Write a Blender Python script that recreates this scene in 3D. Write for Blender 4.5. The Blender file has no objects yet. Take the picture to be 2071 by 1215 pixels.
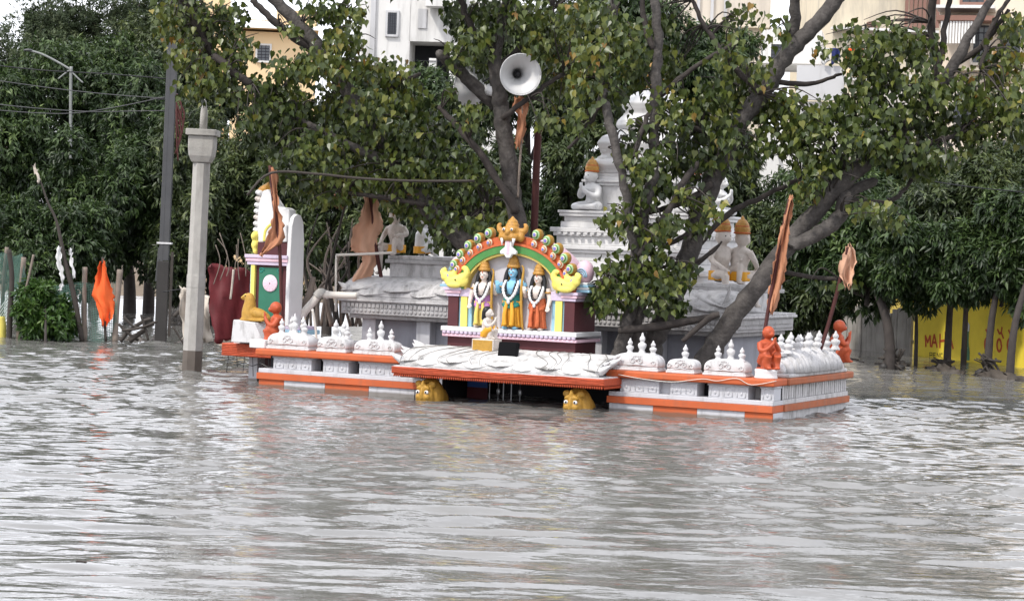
import bpy, bmesh, math, random
import numpy as np
from mathutils import Vector, Matrix, Euler
random.seed(7); rng = np.random.default_rng(11)
S = bpy.context.scene
COL = S.collection
R = math.radians

# ------------------------------------------------------------------ camera
FPX, CAMH = 4500.0, 2.1                     # focal length in pixels of the 2071 px wide photograph, eye height
roll, pitch = math.atan(0.035), -math.atan((607.5 - 500.0) / FPX)
fw = Vector((0, math.cos(pitch), math.sin(pitch)))
up0 = Vector((0, -math.sin(pitch), math.cos(pitch))); r0 = Vector((1, 0, 0))
cr = r0 * math.cos(roll) + up0 * math.sin(roll)
cu = up0 * math.cos(roll) - r0 * math.sin(roll)
CAM = Vector((0, 0, CAMH))
cd = bpy.data.cameras.new('camera'); cam = bpy.data.objects.new('camera', cd); COL.objects.link(cam)
m3 = Matrix((cr, cu, -fw)).transposed()
cam.matrix_world = Matrix.Translation(CAM) @ m3.to_4x4()
cd.sensor_width = 36; cd.lens = 36 * FPX / 2071; cd.clip_end = 2000; cd.clip_start = 0.1
S.camera = cam

def ray(px, py): return fw + cr * ((px - 1035.5) / FPX) - cu * ((py - 607.5) / FPX)
def P(px, py, Y):                            # point seen at a pixel, Y metres in front
    d = ray(px, py); return CAM + d * (Y / d.y)
def G(px, py, z=0.0):                        # point at height z seen at a pixel
    d = ray(px, py); return CAM + d * ((z - CAMH) / d.z)

# ------------------------------------------------------------------ sky, sun, exposure
SUN_AZ, SUN_EL = math.atan2(-0.62, -0.62), R(50)
w = bpy.data.worlds.new('World'); S.world = w; w.use_nodes = True
nt = w.node_tree; nt.nodes.clear()
out = nt.nodes.new('ShaderNodeOutputWorld'); bg = nt.nodes.new('ShaderNodeBackground')
sky = nt.nodes.new('ShaderNodeTexSky'); sky.sky_type = 'NISHITA'; sky.sun_disc = False
sky.sun_elevation = SUN_EL; sky.sun_rotation = SUN_AZ; sky.air_density = 1.3; sky.dust_density = 3.0; sky.altitude = 400
tc = nt.nodes.new('ShaderNodeTexCoord'); mp = nt.nodes.new('ShaderNodeMapping'); mp.inputs['Scale'].default_value = (1, 1, 3.0)
nz = nt.nodes.new('ShaderNodeTexNoise'); nz.inputs['Scale'].default_value = 2.2; nz.inputs['Detail'].default_value = 6
rp = nt.nodes.new('ShaderNodeValToRGB'); rp.color_ramp.elements[0].position = 0.30; rp.color_ramp.elements[0].color = (.35,.35,.35,1); rp.color_ramp.elements[1].position = 0.62
mx = nt.nodes.new('ShaderNodeMix'); mx.data_type = 'RGBA'
mx.inputs[7].default_value = (25.6, 26.0, 28.0, 1)       # bright thin cloud
L = nt.links.new
L(tc.outputs['Generated'], mp.inputs[0]); L(mp.outputs[0], nz.inputs['Vector']); L(nz.outputs[0], rp.inputs[0])
L(rp.outputs[0], mx.inputs[0]); L(sky.outputs[0], mx.inputs[6]); L(mx.outputs[2], bg.inputs[0]); L(bg.outputs[0], out.inputs[0])
bg.inputs[1].default_value = 0.10
sl = bpy.data.lights.new('sun', 'SUN'); sun = bpy.data.objects.new('sun', sl); COL.objects.link(sun)
sl.energy = 3.5; sl.angle = R(4.0); sl.color = (1, .95, .87)
sdir = Vector((math.sin(SUN_AZ) * math.cos(SUN_EL), math.cos(SUN_AZ) * math.cos(SUN_EL), math.sin(SUN_EL)))
sun.rotation_euler = sdir.to_track_quat('Z', 'Y').to_euler(); sun.location = (-20, -20, 40)
S.view_settings.view_transform = 'Standard'; S.view_settings.look = 'None'
S.view_settings.exposure = -0.20; S.view_settings.gamma = 1
S.render.engine = 'CYCLES'
S.cycles.use_denoising = True
S.cycles.max_bounces = 6; S.cycles.diffuse_bounces = 3; S.cycles.transmission_bounces = 4; S.cycles.transparent_max_bounces = 6
S.cycles.caustics_reflective = False; S.cycles.caustics_refractive = False

# ------------------------------------------------------------------ temple frame
TA0, TB0 = G(522, 778), G(1562, 850)         # front corners of the platform at the water line
EX = (TB0 - TA0).normalized(); EY = Vector((-EX.y, EX.x, 0)); TANG = math.atan2(EX.y, EX.x)
def T(x, v, z=0): return TB0 + EX * x + EY * v + Vector((0, 0, z))
def F(px, py, v):                            # pixel -> (x, z) on the temple plane at depth v
    D = ray(px, py); t = (v - (CAM - TB0).dot(EY)) / D.dot(EY); q = CAM + D * t - TB0
    return q.dot(EX), q.z

# ------------------------------------------------------------------ materials
MATS = {}
def newmat(name):
    m = bpy.data.materials.new(name); m.use_nodes = True; n = m.node_tree; n.nodes.clear()
    o = n.nodes.new('ShaderNodeOutputMaterial'); b = n.nodes.new('ShaderNodeBsdfPrincipled'); n.links.new(b.outputs[0], o.inputs[0])
    return m, n, b, o
def M(name, col=(.5,.5,.5), rough=.65, var=.12, scale=5, bump=.15, bscale=45, dirt=0, dcol=(.09,.085,.075), dscale=(7,7,1.2), spec=.35, metal=0, dpos=.5, tide=0):
    if name in MATS: return MATS[name]
    m, n, b, o = newmat(name); Lk = n.links.new
    g = n.nodes.new('ShaderNodeNewGeometry')
    t = n.nodes.new('ShaderNodeTexNoise'); t.inputs['Scale'].default_value = scale; t.inputs['Detail'].default_value = 5
    Lk(g.outputs['Position'], t.inputs['Vector'])
    mix = n.nodes.new('ShaderNodeMix'); mix.data_type = 'RGBA'
    mix.inputs[6].default_value = (*[max(0, c*(1-var*1.6)) for c in col], 1); mix.inputs[7].default_value = (*[min(1, c*(1+var*1.2)) for c in col], 1)
    Lk(t.outputs[0], mix.inputs[0]); last = mix.outputs[2]
    if dirt:
        mpg = n.nodes.new('ShaderNodeMapping'); mpg.inputs['Scale'].default_value = dscale
        t2 = n.nodes.new('ShaderNodeTexNoise'); t2.inputs['Scale'].default_value = 1; t2.inputs['Detail'].default_value = 8; t2.inputs['Roughness'].default_value = .68
        r2 = n.nodes.new('ShaderNodeValToRGB'); r2.color_ramp.elements[0].position = dpos; r2.color_ramp.elements[1].position = dpos+.28
        r2.color_ramp.elements[1].color = (dirt, dirt, dirt, 1)
        m2 = n.nodes.new('ShaderNodeMix'); m2.data_type = 'RGBA'; m2.inputs[7].default_value = (*dcol, 1)
        Lk(g.outputs['Position'], mpg.inputs[0]); Lk(mpg.outputs[0], t2.inputs['Vector']); Lk(t2.outputs[0], r2.inputs[0])
        Lk(r2.outputs[0], m2.inputs[0]); Lk(last, m2.inputs[6]); last = m2.outputs[2]
    if tide:                                   # silt stain left by the river just above the water line
        sp = n.nodes.new('ShaderNodeSeparateXYZ'); ad = n.nodes.new('ShaderNodeMath'); ad.operation = 'MULTIPLY_ADD'; ad.inputs[1].default_value = -.035
        rr = n.nodes.new('ShaderNodeMapRange'); rr.inputs[1].default_value = tide; rr.inputs[2].default_value = tide-.025; rr.inputs[3].default_value = 0; rr.inputs[4].default_value = .75
        m3_ = n.nodes.new('ShaderNodeMix'); m3_.data_type = 'RGBA'; m3_.inputs[7].default_value = (.11, .09, .065, 1)
        Lk(g.outputs['Position'], sp.inputs[0]); Lk(t.outputs[0], ad.inputs[0]); Lk(sp.outputs[2], ad.inputs[2]); Lk(ad.outputs[0], rr.inputs[0]); Lk(rr.outputs[0], m3_.inputs[0]); Lk(last, m3_.inputs[6]); last = m3_.outputs[2]
    Lk(last, b.inputs['Base Color'])
    b.inputs['Roughness'].default_value = rough; b.inputs['Specular IOR Level'].default_value = spec; b.inputs['Metallic'].default_value = metal
    if bump:
        t3 = n.nodes.new('ShaderNodeTexNoise'); t3.inputs['Scale'].default_value = bscale; t3.inputs['Detail'].default_value = 4
        bp = n.nodes.new('ShaderNodeBump'); bp.inputs['Strength'].default_value = bump; bp.inputs['Distance'].default_value = .02
        Lk(g.outputs['Position'], t3.inputs['Vector']); Lk(t3.outputs[0], bp.inputs['Height']); Lk(bp.outputs[0], b.inputs['Normal'])
    MATS[name] = m; return m
def leafmat(name, cols, trans=.3, rough=.42, objrand=False, spec=.4):
    m, n, b, o = newmat(name); Lk = n.links.new
    r = n.nodes.new('ShaderNodeValToRGB'); els = r.color_ramp.elements
    while len(els) < len(cols): els.new(.5)
    for e, (p, c) in zip(els, cols): e.position = p; e.color = (*c, 1)
    if objrand:
        a = n.nodes.new('ShaderNodeObjectInfo'); Lk(a.outputs['Random'], r.inputs[0])
    else:
        a = n.nodes.new('ShaderNodeAttribute'); a.attribute_name = 'leaf_tone'; Lk(a.outputs['Fac'], r.inputs[0])
    Lk(r.outputs[0], b.inputs['Base Color']); b.inputs['Roughness'].default_value = rough; b.inputs['Specular IOR Level'].default_value = spec
    t = n.nodes.new('ShaderNodeBsdfTranslucent'); Lk(r.outputs[0], t.inputs[0])
    x = n.nodes.new('ShaderNodeMixShader'); x.inputs[0].default_value = trans
    Lk(b.outputs[0], x.inputs[1]); Lk(t.outputs[0], x.inputs[2]); Lk(x.outputs[0], o.inputs[0])
    return m

WHITE = M('white_paint', (.60,.595,.60), .65, .09, dirt=.75, dpos=.49, dscale=(10,10,3.5), dcol=(.16,.15,.14))
MOULD = M('mouldy_white_paint', (.60,.59,.58), .75, .12, scale=3, dirt=.95, dpos=.46, dscale=(5,5,9), dcol=(.10,.095,.085), bump=.25)
WHITE2 = M('bright_white_paint', (.68,.68,.68), .6, .05, dirt=.18, dpos=.6)
TOWERW = M('tower_white_paint', (.68,.675,.675), .65, .07, dirt=.55, dpos=.53, dscale=(8,8,2.5), dcol=(.25,.24,.23))
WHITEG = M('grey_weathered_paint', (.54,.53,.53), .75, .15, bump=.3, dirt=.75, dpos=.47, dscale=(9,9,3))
STONEG = M('grey_stone', (.44,.43,.43), .8, .15, bump=.4, dirt=.6, dpos=.5, dscale=(12,12,6))
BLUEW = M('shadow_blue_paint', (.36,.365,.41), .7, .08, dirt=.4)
LILACW = M('pale_lilac_paint', (.52,.522,.552), .65, .06, dirt=.55, dpos=.52, tide=.012)
ORANGE = M('orange_paint', (.50,.108,.035), .6, .16, scale=3, dirt=.5, dpos=.5, dcol=(.25,.10,.06), dscale=(10,10,3), tide=.012)
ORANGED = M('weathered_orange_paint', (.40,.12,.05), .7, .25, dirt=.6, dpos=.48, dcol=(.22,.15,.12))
REDOR = M('red_orange_tile', (.44,.075,.028), .55, .2, scale=14, bump=.5, bscale=60, dirt=.4, dpos=.53, dcol=(.15,.04,.02))
MONKEY = M('orange_statue_paint', (.43,.078,.028), .5, .12, scale=9, bump=.15, dirt=.25, dcol=(.25,.04,.015), dpos=.54)
MAROON = M('maroon_paint', (.085,.022,.026), .6, .2)
YELLOW = M('yellow_paint', (.80,.70,.16), .6, .1, dirt=.45, dcol=(.5,.35,.05))
SKYB = M('pale_blue_paint', (.30,.52,.66), .6, .1, dirt=.35, dcol=(.2,.22,.24))
LILAC = M('lilac_paint', (.58,.49,.62), .6, .1, dirt=.5, dcol=(.25,.2,.22))
PINK = M('pink_paint', (.74,.50,.58), .6, .1, dirt=.45, dcol=(.3,.22,.22))
GREEN = M('green_paint', (.07,.24,.06), .6, .18, scale=12, dirt=.4, dcol=(.12,.12,.08), dscale=(14,14,8))
TEAL = M('teal_paint', (.02,.22,.18), .5, .1)
DGREEN = M('dark_green_paint', (.03,.16,.10), .5, .15)
GOLD = M('gold_paint', (.48,.24,.04), .45, .3, scale=22, bump=.5, bscale=70, dirt=.6, dcol=(.14,.06,.015), dscale=(20,20,14), spec=.5)
GOLDY = M('ochre_paint', (.44,.245,.04), .55, .2, scale=18, bump=.4, bscale=60, dirt=.5, dcol=(.2,.10,.025), dscale=(14,14,9))
CREAM = M('cream_statue_paint', (.64,.58,.53), .65, .12, bump=.3, dirt=.6, dpos=.48, dcol=(.27,.22,.18), dscale=(9,9,5))
SKIN = M('statue_skin_paint', (.70,.61,.55), .55, .1, scale=20, dirt=.3, dcol=(.35,.25,.2), dscale=(18,18,12))
BLUESKIN = M('statue_blue_paint', (.22,.48,.66), .5, .06)
OCHRE = M('saffron_cloth_paint', (.72,.35,.03), .5, .15)
DHOTI = M('pale_yellow_paint', (.72,.55,.14), .5, .12)
REDS = M('vermilion_paint', (.55,.13,.045), .6, .25, scale=16, dirt=.45, dcol=(.2,.06,.03), dscale=(16,16,8))
PURPLE = M('violet_paint', (.50,.22,.50), .5, .1)
MATTE = M('matte_black', (.008,.008,.009), .9, .1, bump=.02, spec=.08)
BLACK = M('black_paint', (.012,.012,.014), .4, .1, bump=.05)
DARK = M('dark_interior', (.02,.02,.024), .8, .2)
NICHE = M('niche_grey_paint', (.62,.60,.63), .7, .06)
HORN = M('horn_grey_metal', (.60,.60,.60), .45, .05, dirt=.2, spec=.5)
CONC = M('concrete', (.40,.385,.36), .85, .12, scale=9, bump=.35, dirt=.35, dpos=.52)
CONCW = M('wet_concrete', (.12,.10,.085), .6, .2)
STEEL = M('grey_steel', (.075,.076,.08), .5, .15, metal=.2, dirt=.3)
STEELD = M('dark_wet_steel', (.035,.032,.03), .5, .2)
RUST = M('rusty_red_pole', (.07,.02,.018), .7, .25)
PVC = M('pvc_pipe', (.68,.64,.58), .45, .06, dirt=.35)
WOOD = M('grey_dead_wood', (.22,.18,.15), .85, .25, bump=.4)
WOODD = M('dark_wet_wood', (.05,.042,.036), .8, .25, bump=.4)
BARK = M('grey_bark', (.092,.083,.077), .9, .5, scale=9, bump=1.0, bscale=24, dirt=.85, dpos=.46, dcol=(.035,.03,.028), dscale=(11,11,7))
BARKD = M('dark_bark', (.05,.042,.038), .9, .3, scale=8, bump=.6)
SAFFRON = M('faded_saffron_cloth', (.44,.20,.11), .8, .12, dirt=.3, dcol=(.4,.2,.13))
SAFFROND = M('bright_orange_cloth', (.80,.13,.03), .8, .12)
PALEC = M('pale_peach_cloth', (.62,.36,.24), .8, .1, dirt=.3, dcol=(.4,.3,.25))
REDC = M('red_tarpaulin', (.11,.010,.014), .6, .3, scale=3)
BEIGEC = M('beige_cloth', (.55,.49,.42), .85, .15, dirt=.5)
YWALL = M('yellow_wall_paint', (.93,.72,.07), .7, .08, dirt=.35, dcol=(.5,.36,.1), dpos=.55)
REDTXT = M('red_lettering', (.55,.10,.03), .7, .15)
BLKTXT = M('black_lettering', (.03,.03,.02), .7, .15)
GREENB = M('bottle_green_paint', (.09,.22,.13), .7, .15)

# ------------------------------------------------------------------ mesh helpers
class MB:
    def __init__(s): s.v = []; s.f = []
    def add(s, vs, fs, mat=None):
        o = len(s.v)
        if mat is not None: vs = [mat @ Vector(q) for q in vs]
        s.v += [tuple(q) for q in vs]; s.f += [tuple(i + o for i in q) for q in fs]; return s
    def box(s, x0, x1, y0, y1, z0, z1, mat=None):
        return s.add([(x0,y0,z0),(x1,y0,z0),(x1,y1,z0),(x0,y1,z0),(x0,y0,z1),(x1,y0,z1),(x1,y1,z1),(x0,y1,z1)],
                     [(0,3,2,1),(4,5,6,7),(0,1,5,4),(1,2,6,5),(2,3,7,6),(3,0,4,7)], mat)
    def lathe(s, prof, n=16, c=(0,0,0), mat=None, sq=1.0, sy=1.0):
        vs, fs = [], []
        for r_, z in prof:
            for k in range(n):
                a = 2*math.pi*(k+.5)/n; vs.append((c[0]+r_*math.cos(a), c[1]+r_*sy*math.sin(a), c[2]+z))
        for i in range(len(prof)-1):
            for k in range(n): a = i*n+k; b = i*n+(k+1) % n; fs.append((a, b, b+n, a+n))
        fs.append(tuple(range(n))[::-1]); fs.append(tuple(range((len(prof)-1)*n, len(prof)*n)))
        return s.add(vs, fs, mat)
    def tube(s, pts, rad, n=8, cap=True):
        pts = [Vector(p) for p in pts]; m = len(pts)
        if not hasattr(rad, '__len__'): rad = [rad]*m
        vs, fs = [], []; ref = None
        for i, p in enumerate(pts):
            t = (pts[min(i+1, m-1)] - pts[max(i-1, 0)]).normalized()
            if ref is None: ref = Vector((0,0,1)) if abs(t.z) < .9 else Vector((1,0,0))
            a = t.cross(ref)
            a = a.normalized() if a.length > 1e-5 else t.orthogonal().normalized()
            b = a.cross(t).normalized(); ref = b
            for k in range(n):
                q = 2*math.pi*k/n; vs.append(p + (a*math.cos(q) + b*math.sin(q))*rad[i])
        for i in range(m-1):
            for k in range(n): a = i*n+k; b = i*n+(k+1) % n; fs.append((a, a+n, b+n, b))
        if cap: fs.append(tuple(range(n))); fs.append(tuple(range((m-1)*n, m*n))[::-1])
        return s.add(vs, fs)
    def ell(s, c, r, n=12, m=8, rot=None):
        if not hasattr(r, '__len__'): r = (r, r, r)
        mat = Matrix.Translation(c) @ (Euler(rot).to_matrix().to_4x4() if rot else Matrix()) @ Matrix.Diagonal((*r, 1))
        vs = [(0,0,-1)]; fs = []
        for i in range(1, m):
            t = math.pi*i/m
            for k in range(n): a = 2*math.pi*k/n; vs.append((math.sin(t)*math.cos(a), math.sin(t)*math.sin(a), -math.cos(t)))
        vs.append((0,0,1)); e = len(vs)-1
        for k in range(n): fs.append((0, 1+(k+1) % n, 1+k)); fs.append((e, e-n+k, e-n+(k+1) % n))
        for i in range(m-2):
            for k in range(n): a = 1+i*n+k; b = 1+i*n+(k+1) % n; fs.append((a, b, b+n, a+n))
        return s.add(vs, fs, mat)
    def extr(s, poly, y0, y1, mat=None):         # polygon in x,z pushed along y
        n = len(poly); vs = [(x, y0, z) for x, z in poly] + [(x, y1, z) for x, z in poly]
        fs = [tuple(range(n)), tuple(range(n, 2*n))[::-1]] + [(i, i+n, (i+1) % n+n, (i+1) % n) for i in range(n)]
        return s.add(vs, fs, mat)
    def grid(s, fn, nu, nv):
        vs = [fn(i/nu, j/nv) for j in range(nv+1) for i in range(nu+1)]; k = nu+1
        return s.add(vs, [(j*k+i, j*k+i+1, (j+1)*k+i+1, (j+1)*k+i) for j in range(nv) for i in range(nu)])
    def mesh(s, name):
        me = bpy.data.meshes.new(name); me.from_pydata(s.v, [], s.f); me.update(); return me
    def build(s, name, mat, parent=None, smooth=False, bevel=0, fuse=0, relax=3, solid=0, norm=True):
        me = s.mesh(name)
        if norm:
            bm = bmesh.new(); bm.from_mesh(me); bmesh.ops.recalc_face_normals(bm, faces=bm.faces); bm.to_mesh(me); bm.free()
        me.materials.append(mat)
        if smooth: me.polygons.foreach_set('use_smooth', [True]*len(me.polygons))
        o = bpy.data.objects.new(name, me); COL.objects.link(o); o.parent = parent
        if solid: d = o.modifiers.new('s', 'SOLIDIFY'); d.thickness = solid; d.offset = 0
        if bevel: d = o.modifiers.new('b', 'BEVEL'); d.width = bevel; d.segments = 2; d.limit_method = 'ANGLE'
        if fuse:
            d = o.modifiers.new('r', 'REMESH'); d.mode = 'VOXEL'; d.voxel_size = fuse; d.use_smooth_shade = True
            if relax: e = o.modifiers.new('m', 'SMOOTH'); e.factor = .5; e.iterations = relax
        return o
def tag(o, label, cat, group=None, kind=None):
    if label: o['label'] = label
    if cat: o['category'] = cat
    if group: o['group'] = group
    if kind: o['kind'] = kind
    return o
def thing(name, label, cat, loc=(0,0,0), rz=0, group=None, scale=1):
    o = bpy.data.objects.new(name, None); COL.objects.link(o); o.location = loc; o.rotation_euler = (0, 0, rz)
    o.scale = (scale,)*3; o.empty_display_size = .1
    return tag(o, label, cat, group)
def tth(name, label, cat, x, v, z=0, rz=0, group=None, scale=1):   # a thing in the temple frame
    return thing(name, label, cat, T(x, v, z), TANG + rz, group, scale)
def dup(o, parent, loc=None, rot=None):
    c = o.copy(); COL.objects.link(c); c.parent = parent
    if loc is not None: c.location = loc
    if rot is not None: c.rotation_euler = rot
    return c
def struct(o): o['kind'] = 'structure'; return o
def crm(pts, k=6):                            # smooth a polyline (Catmull-Rom)
    pts = [Vector(p) for p in pts]; o = []
    for i in range(len(pts)-1):
        a, b, c, d = pts[max(i-1,0)], pts[i], pts[i+1], pts[min(i+2, len(pts)-1)]
        for j in range(k):
            t = j/k; o.append(.5*((2*b) + (c-a)*t + (2*a-5*b+4*c-d)*t*t + (3*b-a-3*c+d)*t**3))
    return o + [pts[-1]]
def lerp_r(rs, k=6):
    o = []
    for i in range(len(rs)-1): o += [rs[i] + (rs[i+1]-rs[i])*j/k for j in range(k)]
    return o + [rs[-1]]
# ================================================================== SETTING
# ---- river: one sheet with real waves, denser where it is seen
def axis(lo, hi, d0, far_lo, far_hi, g=1.25):
    a = list(np.arange(lo, hi, d0)); st = d0; q = lo
    pre = []
    while q > far_lo: st *= g; q -= st; pre.append(q)
    st = d0; q = a[-1]; post = []
    while q < far_hi: st *= g; q += st; post.append(q)
    return np.array(pre[::-1] + a + post)
wx = axis(-11, 11.5, .075, -260, 260)
ys = [10.0]
while ys[-1] < 80: ys.append(ys[-1] + max(.045, .0000475*ys[-1]**2*1.15))
pre = [10.0]; st = .05
while pre[-1] > -60: st *= 1.2; pre.append(pre[-1]-st)
wy = np.array(pre[:0:-1] + ys)
XX, YY = np.meshgrid(wx, wy)
def lowf(x, y, s, k):
    r_ = np.random.default_rng(k); o = 0
    for _ in range(7):
        a = r_.uniform(0, 6.28); f_ = s*r_.uniform(.5, 1.6)
        o = o + np.sin(x*math.cos(a)*f_*.55 + y*math.sin(a)*f_ + r_.uniform(0, 6.28) + 1.3*np.sin(x*f_*.31 + y*f_*.23 + r_.uniform(0, 6.28)))
    return o/2.6
wr = np.random.default_rng(5)
n1, n2, n3 = lowf(XX, YY, .55, 1), lowf(XX, YY, 1.1, 2), lowf(XX, YY, .28, 3)
ZZ = np.zeros_like(XX)
for i in range(120):
    lam = (.16*(6.5**wr.uniform(0, 1)) if i % 2 else .15*(4.6**wr.uniform(0, 1))) if i < 104 else wr.uniform(1.4, 4.0); th = math.pi/2 + .08 + wr.normal(0, .20 if i % 2 else .55)
    k = 2*math.pi/lam; sgn = 1 if wr.uniform() < .5 else -1
    slope = .033 if lam < 1.3 else .016
    ph = (XX*math.cos(th) + YY*math.sin(th))*k*sgn + wr.uniform(0, 6.28) + (1.6*n1 + .8*n2)*(1.0 if lam < 1.2 else .6)
    grp = .55 + .45*np.sin(n2*1.7 + n1*wr.uniform(.5, 1.5) + wr.uniform(0, 6.28))
    wgt = np.clip((27-YY)/11, .3, 1) if i % 2 else np.clip((YY-11)/12, .22, .72)
    ZZ += 1.25*wgt*slope/k*(np.sin(ph) if i % 3 else 1.25*(1-2*np.abs(np.sin(ph/2))))*grp
# standing humps where the current is broken round the shrine, calmer slicks elsewhere
rough = np.clip(.78 + .36*n3 + .2*n1 + .35*np.exp(-((YY-30)/8.5)**2), .3, 1.8)
ZZ *= rough
ZZ += .018*np.clip(n2, 0, 2)*np.exp(-((YY-30)/9)**2)*np.sin(XX*2.2 + YY*1.1 + 2*n1)
edge = np.clip(1 - (np.abs(XX) - 40)/60, 0, 1)*np.clip((YY + 40)/30, 0, 1)
ZZ *= edge
for px_, py_, a_, sx_, sy_ in ((1722, 824, .055, .45, .5), (1660, 838, .03, .5, .3), (372, 752, .035, .22, .25), (560, 786, .03, .6, .3), (310, 694, .03, .3, .3), (1240, 830, .03, .5, .3)):
    q = G(px_, py_); ZZ += a_*np.exp(-((XX-q.x)/sx_)**2-((YY-q.y)/sy_)**2)
ZZ -= .004*edge
nyw, nxw = XX.shape
def grid_mesh(name, X, Y, Z):
    ny, nx = X.shape; me = bpy.data.meshes.new(name); co = np.stack([X, Y, Z], -1).reshape(-1, 3).astype(np.float32)
    idx = np.arange(ny*nx).reshape(ny, nx); q = np.stack([idx[:-1,:-1], idx[:-1,1:], idx[1:,1:], idx[1:,:-1]], -1).reshape(-1, 4)
    me.vertices.add(len(co)); me.vertices.foreach_set('co', co.ravel())
    me.loops.add(q.size); me.loops.foreach_set('vertex_index', q.ravel().astype(np.int32))
    me.polygons.add(len(q)); me.polygons.foreach_set('loop_start', np.arange(0, q.size, 4, dtype=np.int32))
    me.polygons.foreach_set('use_smooth', np.ones(len(q), dtype=bool)); me.update(); me.validate(); return me
mw, n, b, o_ = newmat('muddy_water'); Lk = n.links.new
g = n.nodes.new('ShaderNodeNewGeometry')
def wn(scale, detail, rgh=.6, dist=0):
    a = n.nodes.new('ShaderNodeMapping'); a.inputs['Scale'].default_value = scale; a.inputs['Rotation'].default_value = (0, 0, -.10)
    t = n.nodes.new('ShaderNodeTexNoise'); t.inputs['Scale'].default_value = 1; t.inputs['Detail'].default_value = detail; t.inputs['Roughness'].default_value = rgh; t.inputs['Distortion'].default_value = dist
    Lk(g.outputs['Position'], a.inputs[0]); Lk(a.outputs[0], t.inputs['Vector']); return t.outputs[0]
silt = wn((.16, .55, 1), 5, .62)
mixc = n.nodes.new('ShaderNodeMix'); mixc.data_type = 'RGBA'; mixc.inputs[6].default_value = (.068, .066, .060, 1); mixc.inputs[7].default_value = (.215, .210, .198, 1)
Lk(silt, mixc.inputs[0]); Lk(mixc.outputs[2], b.inputs['Base Color'])
b.inputs['Roughness'].default_value = .03; b.inputs['IOR'].default_value = 1.38; b.inputs['Specular IOR Level'].default_value = .8
b1 = n.nodes.new('ShaderNodeBump'); b1.inputs['Strength'].default_value = .3; b1.inputs['Distance'].default_value = .035
b2 = n.nodes.new('ShaderNodeBump'); b2.inputs['Strength'].default_value = .15; b2.inputs['Distance'].default_value = .012
Lk(wn((3.0, 6.5, 1), 2, .5, .5), b1.inputs['Height']); Lk(wn((9, 22, 1), 3, .6, .3), b2.inputs['Height'])
Lk(b1.outputs[0], b2.inputs['Normal']); Lk(b2.outputs[0], b.inputs['Normal'])
me = grid_mesh('river', XX, YY, ZZ); me.materials.append(mw)
river = bpy.data.objects.new('river', me); COL.objects.link(river); struct(river)

for i, (px, py, l_, lab) in enumerate(((165, 1135, .035, 'small dark stick floating alone in the open foreground water'),)):
    q = G(px, py, .03); m = MB(); m.tube(crm([(-l_, 0, 0), (0, .01, .0), (l_, -.02, .0)], 4), [.008]*8 + [.004], 6); o = m.build('floating_stick', WOODD if i != 1 else WOOD, None, True); o.location = q; tag(o, lab, 'stick')
# ---- river bed and the land beyond, one sheet to the horizon
gx = np.array([-1500, -400, -150, -60, -30, 0, 30, 60, 150, 400, 1500.]); gy = np.array([-300, -100, -20, 5, 30, 60, 74, 80, 95, 200, 600, 1800.])
GX, GY = np.meshgrid(gx, gy); GZ = np.interp(GY, [-300, -100, 5, 30, 60, 74, 80, 95, 1800], [.8, -1.2, -2.2, -1.6, -1.0, -.25, .35, .6, 3.0])
EARTH = M('brown_earth', (.16,.125,.09), .95, .3, scale=.8, bump=.5, bscale=6)
me = grid_mesh('ground', GX, GY, GZ); me.materials.append(EARTH)
gr = bpy.data.objects.new('ground', me); COL.objects.link(gr); struct(gr)
MUD = M('wet_mud', (.075,.062,.05), .6, .35, scale=4, bump=.9, bscale=9)
def mud_strip(pts, w, h, name='mud_bank'):
    nm = 40; m = MB(); pl = crm(pts, 8)
    def fn(u, v):
        q = pl[min(int(u*(len(pl)-1)), len(pl)-1)]; e = math.sin(v*math.pi)
        return (q.x + random.uniform(-.05,.05), q.y + (v-.5)*w*(1+.4*math.sin(u*17)), -.12 + (h+.12)*e*(.75+.35*math.sin(u*23+1)+random.uniform(-.12,.12)))
    m.grid(fn, len(pl)*2, 8); return struct(m.build(name, MUD, None, True))
mud_strip([G(1690, 722), G(1780, 735), G(1850, 741), G(1930, 751), G(2000, 760), G(2120, 772)], .9, .10)
mud_strip([G(230, 683), G(285, 686), G(345, 690), G(440, 692)], .7, .09)

# ---- gray plank fence and the yellow painted wall
def frame(a, b):                              # an Empty frame with x along a->b
    d = b - a; return math.atan2(d.y, d.x), Vector((d.x, d.y, 0)).length
A_, B_ = G(1560, 688), G(1846, 718)
ang, Lw = frame(A_, B_)
PLANK = M('grey_weathered_planks', (.36,.34,.31), .9, .25, scale=3, bump=.4, dirt=.7, dpos=.47, dscale=(6,6,.7))
pf = thing('plank_fence', 'grey weathered plank fence standing in water behind the trees', 'fence', A_, ang)
npk = int(Lw/.21)
for i in range(npk):
    hh = 1.0 + .12*math.sin(i*.7) + random.uniform(-.06,.08)
    MB().box(i*.21+.008, i*.21+.2, random.uniform(-.02,.02), .05, -1.0, hh).build('plank', PLANK, pf)
for zz in (.25, .78): MB().box(0, Lw, .06, .1, zz, zz+.08).build('rail', PLANK, pf)
A_, B_ = G(1846, 718), G(2064, 741.5)
ang, Lw = frame(A_, B_)
yw = thing('painted_wall', 'yellow painted wall with red and black lettering and a bottle picture', 'wall', A_, ang)
MB().box(.02, Lw*1.9, 0, .2, -1.0, 1.72).build('wall_slab', YWALL, yw)
MB().box(-.02, Lw*1.92, -.03, .23, 1.72, 1.8).build('coping', YWALL, yw)
def onw(px, py):                              # pixel -> wall x,z
    D = ray(px, py); dx = (B_-A_).normalized(); nn = Vector((-dx.y, dx.x, 0)); t = (A_-CAM).dot(nn)/D.dot(nn); q = CAM + D*t - A_; return q.dot(dx), q.z
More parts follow.
